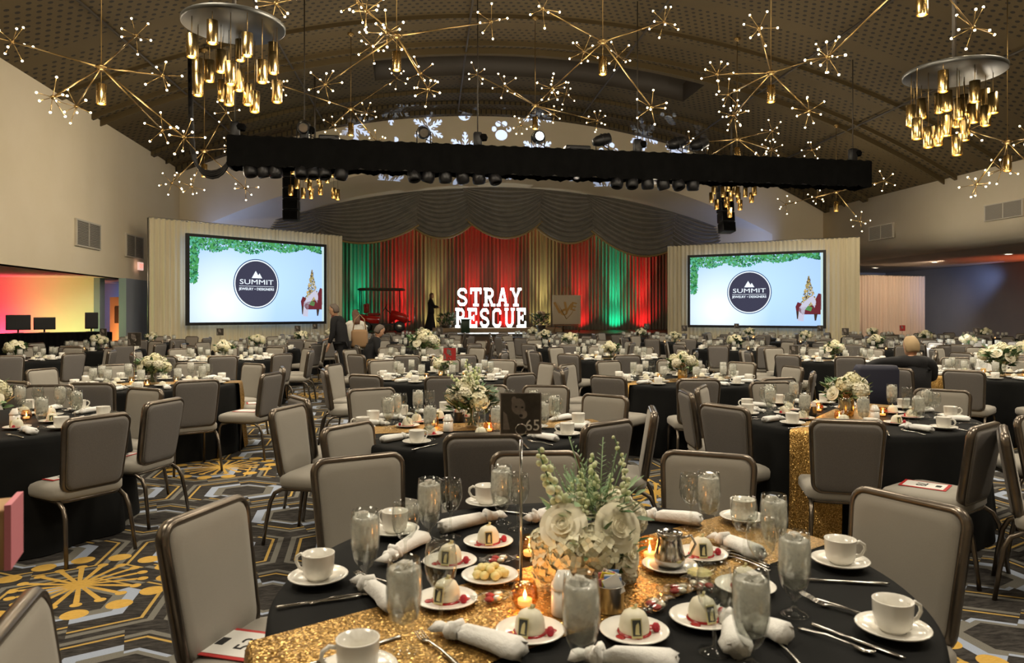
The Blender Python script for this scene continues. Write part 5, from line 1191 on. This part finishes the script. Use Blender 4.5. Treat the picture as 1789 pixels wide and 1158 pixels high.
    if hairlen:
        b.loft([[(w*cos(a), d*sin(a)+y, z) for a in [2*pi*j/14 for j in range(14)]] for z, w, d, y in ((.06, .085, .06, -.045), (-.05, .088, .055, -.055), (-.14, .092, .045, -.07), (-.05-hairlen, .07, .03, -.085))], 0, True, M=M)
    b.obj('hair', hair, t); return t
STAND = dict(pelvis=(0, 0, .95), waist=(0, -.01, 1.10), chest=(0, -.02, 1.30), neckb=(0, -.01, 1.44), neck=(0, .02, 1.52), shR=(.18, -.01, 1.42), shL=(-.18, -.01, 1.42), elR=(.23, -.02, 1.13), elL=(-.23, .0, 1.13), wrR=(.22, .10, .90), wrL=(-.22, .1, .90), haR=(.215, .13, .82), haL=(-.215, .13, .82),
    hipR=(.10, 0, .88), hipL=(-.10, 0, .88), knR=(.11, .02, .48), knL=(-.11, .02, .48), anR=(.115, -.02, .08), anL=(-.115, -.02, .08), toR=(.12, .12, .04), toL=(-.12, .12, .04))
SIT = dict(pelvis=(0, -.08, .56), waist=(0, -.10, .70), chest=(0, -.09, .90), neckb=(0, -.06, 1.03), neck=(0, -.02, 1.11), shR=(.18, -.07, 1.01), shL=(-.18, -.07, 1.01), elR=(.24, .02, .76), elL=(-.24, .02, .76), wrR=(.14, .24, .80), wrL=(-.14, .24, .80), haR=(.10, .31, .80), haL=(-.10, .31, .80),
    hipR=(.10, -.04, .54), hipL=(-.10, -.04, .54), knR=(.13, .38, .52), knL=(-.13, .38, .52), anR=(.13, .36, .09), anL=(-.13, .36, .09), toR=(.13, .49, .04), toL=(-.13, .49, .04))
# man in black leaning forward beside the aisle tables, seen in left profile
J = dict(STAND); J.update(waist=(0, .02, 1.10), chest=(0, .06, 1.31), neckb=(0, .12, 1.45), neck=(0, .17, 1.52), shR=(.19, .11, 1.42), shL=(-.19, .11, 1.42), elR=(.24, .16, 1.14), elL=(-.23, .12, 1.12), wrR=(.2, .36, 1.02), haR=(.18, .44, 1.0), wrL=(-.22, .20, .9), haL=(-.215, .23, .82), knL=(-.11, -.06, .48), anL=(-.115, -.22, .09), toL=(-.115, -.08, .04))
mp = PX(598, HY, 15.4); person('man in a black suit and red shirt leaning over a place setting', (mp.x, mp.y, 0), rad(80), J, 'hair_grey', 'suit', 'suit', headrot=(-.25, 0, .1), collar='burgundy', sz=1.0)
# woman with long brown hair, white top, tan bag, behind him
J = dict(STAND); J.update(elL=(-.25, .10, 1.14), wrL=(-.2, .3, 1.08), haL=(-.18, .37, 1.06), elR=(.25, .1, 1.14), wrR=(.2, .3, 1.05), haR=(.18, .37, 1.03))
mp = PX(621, HY, 16.2); w = person('woman with long brown hair and a white top standing behind the man in black', (mp.x, mp.y, 0), rad(12), J, 'hair_brown', 'whiteshirt', 'suit', female=True, hairlen=.2, headrot=(-.35, 0, .2), sz=.93)
t = empty('shoulder_bag', PX(628, 590, 15.85)-Vector((0, 0, .22)), .1, label='tan leather shoulder bag hanging on the woman in the white top', cat='bag')
MB().bevbox((0, 0, .2), (.36, .14, .40), .06).obj('bag_body', 'tan', t); MB().tube([(-.14, 0, .38), (-.10, .02, .62), (0, .06, .72), (.10, .02, .62), (.14, 0, .38)], .012, 6).obj('strap', 'tan', t)
# seated woman with short grey hair
mp = PX(653, HY, 14.9); person('seated woman with short grey hair in a black top bending over her table', (mp.x, mp.y, 0), rad(-68), dict(SIT, chest=(0, -.02, .90), neckb=(0, .05, 1.02), neck=(0, .10, 1.09), shR=(.18, .03, 1.0), shL=(-.18, .03, 1.0), wrL=(-.16, .26, .79), haL=(-.13, .33, .79)), 'hair_grey', 'suit', 'suit', female=True, headrot=(-.45, 0, .1))
chair(mp.x-.05, mp.y+.0, -68+90, 'grey banquet chair under the seated grey-haired woman', None, False)
# woman in a long black dress on the stage
J = dict(STAND); J.update(elR=(.24, .12, 1.16), wrR=(.16, .34, 1.12), haR=(.13, .41, 1.12), elL=(-.22, .05, 1.14), wrL=(-.16, .26, 1.08), haL=(-.12, .33, 1.08))
mp = PX(753, HY, 31.6); person('woman in a long black dress standing in profile on the stage', (mp.x, mp.y, .752), rad(-80), J, 'hair_brown', 'suit', 'suit', female=True, dress=True, hairlen=.08, sz=.96)
# bald man from behind, arm over the neighbouring chair
J = dict(SIT); J.update(neckb=(0, -.02, .98), neck=(0, .03, 1.04), chest=(0, -.05, .86), shR=(.21, -.05, .95), shL=(-.21, -.06, .96), elL=(-.44, -.10, .96), wrL=(-.62, -.22, .90), haL=(-.68, -.28, .85))
mp = PX(1594, HY, 8.9); person('seated older man with pale hair, one arm over the next chair', (mp.x, mp.y, 0), rad(-8), J, 'hair_pale', 'suit', 'suit', headrot=(-.2, 0, .25), sz=1.0)
chair(mp.x-.03, mp.y-.06, 25, 'grey banquet chair under the man with the outstretched arm', None, True)
p2 = PX(1512, HY, 8.75); chair(p2.x, p2.y, 80, 'grey banquet chair draped with the arm of the seated man', None, True)
t = link('dark_jacket', MB().loft([[(x*q, y*2.0-.01, z) for x, y in rrect(.24, .05, .05, 3)] for z, q in ((.45, .95), (.7, 1.0), (.9, 1.02), (.955, .9))], 0, True).mesh('dark_jacket', 'navy'), None, (p2.x, p2.y-.25, 0), rad(-10), label='dark blue jacket hung over the chair beside the seated man', cat='jacket')

# ---------------------------------------------------------------- front table
X1, Y1 = .235, 2.18
FT = 'the front table'
table('front table', X1, Y1, [197, 170, 128, 95, 62, 25], style=None, near=-1, chairs=False, seed=0)
d_ = Vector((.80, .60)); ra = 37
link('sequin_runner', RUNF, None, (X1-.0, Y1-.03, 0), rad(ra), label='gold sequin runner lying diagonally across the front table', cat='runner')
for bx, by, f, wh in ((-1.04, 1.58, 18, 'nearest the cardboard carton'), (-.99, 2.44, -15, 'a red-bordered card on its seat'), (-.68, 3.3, -60, 'behind the two white cups'), (.115, 3.4, -86, 'behind the card reading 65'), (.90, 3.37, -112, 'behind the gold runner end'), (1.37, 2.57, -150, 'by the two right-hand cups')):
    c = Vector((bx, by))+Vector((cos(rad(f)), sin(rad(f))))*.24
    chair(c.x, c.y, f, 'grey banquet chair at the front table, '+wh, None, True)
    if f == -15: seat_paper(c.x, c.y, f, '53', 'red-bordered card printed 53 on the foreground chair seat', .05, -.10)
def rp(x, y): return ON(x, y, TZ0)
def place(px, py): p = ON(px, py, TZ0); return p.x, p.y
for px, py, rz, w_ in ((556, 1018, 160, 'at the rim beside the aisle'), (690, 935, 150, 'behind the iced goblets, before the second chair'), (850, 885, 160, 'before the chair behind the card 65'), (1298, 912, 60, 'beyond the gold runner by the far wine glasses'), (1468, 990, 0, 'beside the light-fronted chair'), (1560, 1110, 10, 'nearest the corner knife'), (625, 1185, 200, 'by the runner hem, cut by the picture bottom')):
    x, y = place(px, py); cup(x, y, rad(rz), ('white coffee cup on the front table, '+w_, 'the front table cup '+w_), (None, None))
for px, py, w_ in ((638, 1022, 'behind the knife and the aisle-side cup'), (750, 946, 'between the two knotted napkins farthest from the flowers'), (876, 915, 'beside the pole of the card 65'), (706, 1140, 'tall before the runner hem'), (1015, 1180, 'before the flowers, cut by the picture bottom'), (1238, 930, 'beyond the gold sauce pot'), (1352, 985, 'behind the light-fronted chair cup'), (1388, 1075, 'beside the crossed forks'), (1312, 1168, 'nearest the picture bottom beside a white napkin')):
    x, y = place(px, py); goblet(x, y, 'iced water goblet on the front table, '+w_, None)
for px, py, w_ in ((787, 938, 'beside the napkin before the third chair'), (708, 992, 'over the aisle-side napkin'), (770, 1090, 'in front of the mousse dessert on the runner'), (905, 925, 'behind the pole of the card 65'), (1207, 925, 'beyond the runner, left of the iced goblet'), (1300, 980, 'before the far cup, overlapping the fork bundle'), (1330, 1030, 'among the goblets before the light-fronted chair'), (1248, 1140, 'over the dessert nearest the corner knife')):
    x, y = place(px, py); wine(x, y, 'empty wine glass on the front table, '+w_, None)
for px, py, rz, w_ in ((853, 953, 20, 'before the flowers near the card pole'), (786, 988, 0, 'behind the tall wine glass'), (780, 1055, -10, 'on the runner before the pale butter plate'), (926, 1112, -10, 'with the plaque turned left of the tall goblet'), (1108, 1112, 15, 'with the plaque right of the tall goblet'), (1225, 975, 10, 'behind the sauce pot'), (1302, 1032, 30, 'beside the glass dish'), (1228, 1088, 30, 'under the near wine glass')):
    x, y = place(px, py); dessert(x, y, rad(rz), 'white mousse dessert on the front table, '+w_, 'on the front table, '+w_, (None, None))
x, y = place(856, 1014); link('butter_plate', PLA, None, (x, y, TZ0+.004), label='white plate carrying pale yellow butter pieces beside the card pole', cat='plate')
r = random.Random(6); b = MB()
t = empty('butter', (x, y, TZ0+.014), label='pale yellow butter pieces heaped on the plate by the card pole', cat='butter')
for k in range(15):
    a = k*2.4; q = .047*sqrt(k/15); MB().bevbox((0, 0, 0), (.03, .026, .022), .010).obj('butter_piece', 'butter', t, (q*cos(a), q*sin(a), .012+.012*(k < 5)), rot=(r.uniform(-.3, .3), r.uniform(-.3, .3), a))
for px, py, w_ in ((917, 1062, 'at the foot of the card pole'), (1135, 978, 'between the flowers and the sauce pot'), (925, 975, 'half hidden behind the flowers')):
    x, y = place(px, py); candle(x, y, 'lit votive candle on the front table, '+w_, None)
x, y = place(910, 1025); card_stand(x, y, 'steel stand holding the black card with a dog and the number 65', '65', h=.445, near=True, rz=.05)
def napkin(px0, py0, px1, py1, k, w_):
    a, c = ON(px0, py0, TZ0), ON(px1, py1, TZ0); m = (a+c)/2; L = (c-a).length/.23
    link('knotted_napkin', NAP[k], None, (m.x, m.y, TZ0+.003), atan2((c-a).y, (c-a).x), scale=(L, 1.05, 1.1), label='knotted white napkin on the front table, '+w_, cat='napkin')
for a in ((745, 945, 672, 988, 0, 'behind the aisle-side wine glass'), (762, 935, 872, 908, 1, 'stretched before the third chair'), (700, 1080, 630, 1025, 2, 'beside the aisle-side cup'), (925, 1160, 770, 1110, 0, 'lying on the runner at the picture bottom'), (985, 905, 922, 915, 1, 'behind the flowers by the card pole'), (1235, 922, 1118, 908, 2, 'across the runner behind the sauce pot'), (1335, 985, 1250, 948, 0, 'over the fork bundle'), (1290, 1160, 1275, 1085, 1, 'tied beside the near wine glass'), (1200, 1180, 1010, 1160, 2, 'at the picture bottom between two goblets'), (1385, 1130, 1300, 1100, 0, 'with its knot by the pattern-handled knife')): napkin(*a)
def flat(me, nm, px0, py0, px1, py1, L, w_):
    a, c = ON(px0, py0, TZ0), ON(px1, py1, TZ0); link(nm, me, None, ((a.x+c.x)/2, (a.y+c.y)/2, TZ0+.0045), atan2((c-a).y, (c-a).x), label=w_, cat=nm)
flat(KNI, 'knife', 500, 1062, 615, 1046, 1, 'table knife lying in front of the aisle-side cup and saucer')
flat(SPOON, 'spoon', 550, 1056, 645, 1040, 1, 'teaspoon beside the knife of the aisle-side cup')
flat(FORK, 'fork', 700, 1030, 625, 1008, 1, 'fork behind the aisle-side saucer'); flat(FORK, 'fork', 760, 965, 738, 985, 1, 'fork between the aisle-side napkins')
flat(KNI, 'knife', 660, 1128, 590, 1150, 1, 'table knife by the cup cut by the picture bottom'); flat(FORK, 'fork', 790, 1158, 740, 1120, 1, 'fork lying on the gold runner')
flat(KNI, 'knife', 1425, 1016, 1535, 1022, 1, 'table knife in front of the cup by the light-fronted chair'); flat(FORK, 'fork', 1500, 1076, 1415, 1048, 1, 'fork in front of the corner cup'); flat(FORK, 'fork', 1520, 1082, 1440, 1060, 1, 'second fork beside the corner cup')
flat(KNI, 'knife', 1395, 1085, 1610, 1165, 1, 'table knife with a patterned handle at the corner'); flat(SPOON, 'spoon', 1380, 1095, 1540, 1150, 1, 'serving spoon along the corner knife')
for k in range(3): flat(FORK, 'fork', 1330, 985+5*k, 1268, 962+6*k, 1, ('uppermost', 'middle', 'lowest')[k]+' fork of the bundle under the far napkin')
flat(KNI, 'knife', 940, 903, 880, 895, 1, 'table knife behind the flowers near the card pole'); flat(FORK, 'fork', 1390, 1158, 1350, 1120, 1, 'fork at the picture bottom below the patterned knife')
# sauce pot on a plate
x, y = place(1170, 995); link('pot_plate', PLA, None, (x, y, TZ0+.003), label='white plate under the steel sauce pot', cat='plate')
t = empty('sauce_pot', (x, y, TZ0+.012), label='polished steel sauce pot with lemon inside standing on a plate', cat='pot')
MB().lathe([(0, 0), (.035, 0), (.046, .012), (.048, .03), (.040, .06), (.036, .085), (.040, .105), (.038, .106), (.034, .085), (.037, .06), (0, .05)], 26).obj('pot', 'steel', t)
MB().tube([(.036, 0, .09), (.065, 0, .10), (.078, 0, .075), (.062, 0, .04), (.046, 0, .03)], .004, 7).obj('handle', 'steel', t, rz=-.3); MB().lathe([(0, .07), (.036, .072)], 20).obj('lemon_sauce', 'lemon', t)
x, y = place(1222, 1010); t = empty('glass_dish', (x, y, TZ0+.004), label='small round glass dish holding a pale spread behind the desserts', cat='dish')
MB().lathe([(0, .002), (.03, .0), (.045, .02), (.05, .03), (.048, .03), (.04, .018), (0, .008)], 22).obj('dish', 'glass', t); MB().lathe([(0, .022), (.03, .02), (.04, .014)], 16).obj('spread', 'butter', t)
# candies wrapped in cellophane
def packet(px, py, rz, w_):
    x, y = place(px, py); t = empty('candy_packet', (x, y, TZ0+.004), rz, label='cellophane packet of red and white mints '+w_, cat='candy')
    for k in range(4): o = MB().ball((0, 0, 0), .012, 10, sc=(1.2, 1, .6)).obj('mint', ('red', 'mousse')[k % 2], t, (-.018+.018*(k % 2)+.006*k, -.014+.026*(k//2), .012), k)
    MB().loft([[(xx, w*cos(a), .013+h*sin(a)) for a in [2*pi*j/10 for j in range(10)]] for xx, w, h in ((-.06, .026, .006), (-.045, .008, .006), (-.03, .026, .012), (0, .03, .014), (.03, .026, .012), (.045, .008, .006), (.065, .028, .007))], 0, True).obj('wrapper', 'cellophane', t)
for a in ((862, 1052, .4, 'in front of the butter plate'), (870, 985, .2, 'behind the butter plate'), (1145, 1065, .9, 'between the sugar bowl and the plaque dessert'), (1185, 1038, .2, 'below the sauce pot'), (1225, 1030, 2.0, 'beside the glass dish')): packet(*a)
x, y = place(985, 1075); sugar(x, y, 1, FT); x, y = place(1065, 1068); sugar(x, y, 0, FT)
# main flower arrangement
x, y = place(1035, 1020); t = bouquet(x, y, 'front', 'tall arrangement of white roses, hydrangea and flower spikes on the front table', 3, 1.0)
def bl(me, nm, px, py, dy, sc, tilt=(0, 0, 1)):
    p = PX(px, py, y+dy)-t.location; link(nm, me, t, p, rot=Vector(tilt).to_track_quat('Z', 'Y').to_euler(), scale=sc)
bl(ROSE, 'rose_bloom', 985, 920, -.07, 1.05, (-.25, -.75, .6)); bl(ROSE, 'rose_bloom', 1078, 922, -.085, 1.05, (.3, -.85, .45)); bl(ROSE, 'rose_bloom', 1096, 968, -.04, .8, (.7, -.6, .3)); bl(ROSE, 'rose_bloom', 1020, 905, .03, .8, (0, .2, 1))
bl(HYD[0], 'hydrangea_bloom', 1000, 968, -.07, 1.15, (-.3, -.8, .3)); bl(HYD[0], 'hydrangea_bloom', 1045, 962, -.08, 1.15, (.1, -.9, .3)); bl(HYD[0], 'hydrangea_bloom', 953, 950, -.01, .75, (-.8, -.3, .4)); bl(HYD[1], 'hydrangea_bloom', 1075, 885, .04, .85, (.2, .3, 1)); bl(HYD[1], 'hydrangea_bloom', 1100, 905, .05, .8, (.8, .2, .6)); bl(HYD[0], 'hydrangea_bloom', 1000, 890, .06, .8, (-.3, .4, 1)); bl(HYD[1], 'hydrangea_bloom', 1090, 1000, .02, .62, (.9, -.2, .2))
def spk(k, px, py, px1, py1, dy=0, sc=1.0):
    a, c = PX(px, py, y+dy), PX(px1, py1, y+dy*1.5); d = c-a; link('flower_spike', SNAP[k], t, a-t.location, rot=d.to_track_quat('Z', 'X').to_euler(), scale=d.length/.29*sc)
spk(0, 1000, 915, 925, 800, -.02); spk(0, 1025, 905, 1000, 815, 0, .9); spk(0, 1035, 910, 1045, 795, .05); spk(2, 1078, 900, 1150, 820, -.02, .9); spk(0, 1062, 900, 1075, 830, .04); spk(1, 1000, 920, 955, 830, .06, .8); spk(0, 1020, 930, 1022, 850, -.05, .8)
f_ = link('foliage', FOLG, t, (0, 0, -.02), rz=1, scale=.66); f_['kind'] = 'stuff'
bl(HYD[0], 'hydrangea_bloom', 960, 985, -.03, .8, (-.7, -.6, .1)); bl(HYD[0], 'hydrangea_bloom', 1020, 995, -.06, .85, (0, -1, .1))
link('fern', FERN, t, (.02, .02, .14), scale=1.0); link('fern', FERN, t, (-.05, .03, .14), rz=2.0, scale=.8)
# ---------------------------------------------------------------- other tables
def reg(ph, n=10): return [ph+360/n*k for k in range(n)]
o2 = table('second-row centre table', -.28, 5.12, [279, 317, 354, 30, 66, 99, 128, 155, 180, 236], 1.40, 'dark', 12, 1, 2, chairs=False, ex=(
    (-.16, 4.0, 95, 'its back beside the 65 card'), (-.93, 4.27, -30, 'behind the iced goblets'), (-1.53, 5.1, -15, 'thin pale front facing the table'), (-1.62, 5.7, 35, 'dark rear beside the aisle'), (.55, 4.43, 130, 'its dark rear behind the flower spikes'), (.92, 5.0, 172, 'seen edge-on'), (.72, 5.8, -130, 'front showing beyond the cups'), (-1.2, 6.3, -60, 'front showing behind the goblets'), (-.25, 6.6, -88, 'hidden behind the feathery flowers'), (.3, 6.55, -100, 'behind the far goblets')))
oR = table('pine cone table', 2.59, 5.65, [246, 207, 166, 138, 100, 68, 20, -18, -72], 1.40, 'cone', 54, 2, 2, chairs=False, ex=(
    (2.06, 4.5, 75, 'its back before the gold runner'), (1.54, 5.2, 35, 'a card printed 739 on its seat'), (1.5, 6.1, 0, 'seen edge-on'), (1.73, 6.5, -25, 'pale front beside the edge-on one'), (2.46, 6.9, -80, 'front beyond the cups'), (3.65, 6.2, -125, 'front beside the seated man'), (4.1, 5.4, 175, 'near the frame edge'), (3.95, 4.75, 150, 'rear at the frame edge')))
cR = Vector((2.60, 4.50)); chair(cR.x, cR.y, 128, 'grey banquet chair turned aside before the pine cone table, bid card on its seat', None, True)
seat_paper(cR.x, cR.y, 128, '78', 'red-bordered card printed 78 on the chair turned aside', 0, .05, .2)
oL = table('carpet-side front table', -3.80, 5.25, [330, 13, 58, 92, 128, 294, 165], 1.40, 'white', None, 3, 2, chairs=False, ex=(
    (-2.68, 4.68, 150, 'with the 111 card'), (-2.66, 5.5, 168, 'with the 107 card on its seat'), (-3.2, 6.3, -115, 'pale front showing'), (-4.2, 6.6, -80, 'front cut by the frame')))
for c, fc, s in oL:
    if '111' in s: seat_paper(c.x, c.y, fc, '111', 'red-bordered card printed 111 on the chair turned to the aisle', -.06, .10, .1)
    if '107' in s: seat_paper(c.x, c.y, fc, '107', 'red-bordered card printed 107 on the almost edge-on chair', -.05, .09)
for c, fc, s in oR:
    if '739' in s: seat_paper(c.x, c.y, fc, '739', 'red-bordered card printed 739 on a chair of the pine cone table', 0, .12, .2)
table('table beyond the right frame edge', 4.1, 3.35, [176, 208, 150, 232, 120], 1.42, None, None, 4, -1)
seat_paper(3.1, 3.32, 0, None, 'red-bordered card on the chair at the frame edge')
o3 = table('third-row wall-side table', -4.07, 8.25, reg(312), 1.40, 'white', 15, 5, 1, card=(-.25, .1, 'plain card stand beside the flowers of the third-row table by the cream wall'))
for c, fc, s in o3:
    if s.split()[0] in ('three', 'four', 'two'): seat_paper(c.x, c.y, fc, None, 'red-bordered card on the %s seat of the third-row table by the cream wall' % s)
table('third-row centre table', -.84, 9.0, reg(275), 1.40, 'white', 20, 6, 1, bsc=.8, card=(.08, -.1, 'stand with a red dog card on the third-row centre table', True, .22))
table('runner table beyond pine cones', 2.03, 8.7, reg(262), 1.40, 'cone', 30, 7, 1)
table('table beside the seated man', 6.25, 9.35, reg(258), 1.40, 'white', 10, 8, 1, bsc=1.25, skip=(8,))
table('first cream-wall table', -8.5, 12.5, reg(300), 1.40, 'white', None, 9, 0)
table('second cream-wall table', -8.95, 15.8, reg(280), 1.40, 'white', None, 10, 0, card=(.1, 0, 'tall card stand on the second table along the cream wall', False, .31))
table('third cream-wall table', -9.5, 19.2, reg(285), 1.40, 'white', None, 11, 0, bsc=.9)
table('bright spotlit table', -4.95, 12.6, reg(290), 1.40, 'white', 25, 12, 1)
table('table behind the spotlit one', -5.6, 16.0, reg(270), 1.40, 'white', None, 13, 0, card=(-.8, 0, 'card stand on the table behind the bright spotlit one', False, .31))
table('table beside the man in black', -5.6, 19.4, reg(280), 1.40, 'white', None, 14, 0, card=(-.1, 0, 'card stand on the table beside the man in black', False, .31))
table('farthest table past the man', -5.6, 22.6, reg(275, 8), 1.40, 'white', None, 15, 0, card=(-.5, 0, 'card stand on the farthest table by the man in black', False, .31))
table('table nearer than the seated woman', -1.55, 12.7, reg(268), 1.40, 'white', 12, 16, 0, bsc=1.5)
table('table of the seated woman', -1.95, 16.6, reg(286), 1.40, 'white', None, 17, 0, card=(.3, 0, 'pale dog card on the table of the seated woman', False, .31))
table('table below the golf cart', -2.5, 20.4, reg(270), 1.40, 'white', None, 18, 0)
table('farthest table below the dress', -3.0, 24.0, reg(275, 8), 1.40, 'white', None, 19, 0)
table('fourth-row table right of centre', 1.75, 12.9, reg(272), 1.40, 'white', 20, 20, 0, bsc=.9)
table('first table below the letters', 1.3, 16.6, reg(265), 1.40, 'white', None, 21, 0, bsc=1.1)
table('second table below the letters', .9, 20.3, reg(281), 1.40, 'white', None, 22, 0)
table('farthest table below the letters', .7, 24.2, reg(270, 8), 1.40, 'white', None, 23, 0)
table('table behind the pine cones', 5.45, 12.4, reg(255), 1.40, 'white', 15, 24, 1, card=(-.7, -.1, 'black card low on the table behind the pine cone table', False, .1))
table('first table below the easel', 4.9, 16.0, reg(276), 1.40, 'white', None, 25, 0)
table('second table below the easel', 4.4, 19.7, reg(270), 1.40, 'white', None, 26, 0, bsc=.9, card=(.3, .2, 'card stand on the second table below the easel', False, .31))
table('farthest table below the easel', 4.1, 23.3, reg(278, 8), 1.40, 'white', None, 27, 0, card=(.2, 0, 'card stand on the farthest table below the easel', False, .31))
table('table before the far screen', 8.1, 16.2, reg(262), 1.40, 'white', None, 28, 0, card=(-.7, 0, 'card stand on the table before the easel-side screen', False, .31))
table('second table before the easel-side screen', 8.0, 19.9, reg(270), 1.40, 'white', None, 29, 0, card=(.4, 0, 'card stand on the second table before that screen', False, .31))
table('third table before the easel-side screen', 7.6, 23.4, reg(270, 8), 1.40, 'white', None, 30, 0, card=(-.4, 0, 'card stand on the third table before that screen', False, .31))
table('white table behind the man', 10.2, 16.3, reg(270), 1.40, 'white', None, 31, 0, white=True, card=(.3, .2, 'card stand on the white-clothed table', False, .31))
table('second table near the alcove', 11.3, 20.0, reg(275), 1.40, 'white', None, 32, 0, card=(-.6, 0, 'red card stand toward the dark alcove', True, .31))
table('farthest table near the alcove', 11.6, 23.5, reg(270, 8), 1.40, 'white', None, 33, 0)
table('alcove table at the edge', 14.2, 19.0, reg(280, 8), 1.40, 'white', None, 34, 0)
table('far table before pinkish drapes', 14.9, 23.0, reg(280, 8), 1.40, 'white', None, 35, 0)
table('white table at the frame edge', 8.9, 12.6, reg(268), 1.40, 'white', None, 36, 0, white=True)
# big flower urns on the stage sides of the letters
for px, nm, s in ((780, 'beside the woman in black', 1), (945, 'between the letters and the easel', 2)):
    p = PX(px, 580, 30.9); t = empty('stage_flowers', (p.x, p.y, .752), s, label='large peach floral arrangement on the stage '+nm, cat='flowers')
    MB().lathe([(0, 0), (.16, 0), (.12, .05), (.2, .25), (.22, .3), (0, .28)], 18).obj('urn', 'dark_trim', t)
    r = random.Random(s); f = foliage(20+s, 260, .34, .3, .75, .16, .03, .6).obj('foliage', ['darkleaf', 'leaf'], t); f['kind'] = 'stuff'
    om = hyd_mesh('orchid', 30, .07, s)
    for k in range(22):
        z = r.random(); a = k*2.4; q = (.42-.25*z)*sqrt(r.uniform(.4, 1)); link('peach_bloom', om, t, (q*cos(a), q*sin(a)*.7, .3+z*.55), scale=r.uniform(.8, 1.2))
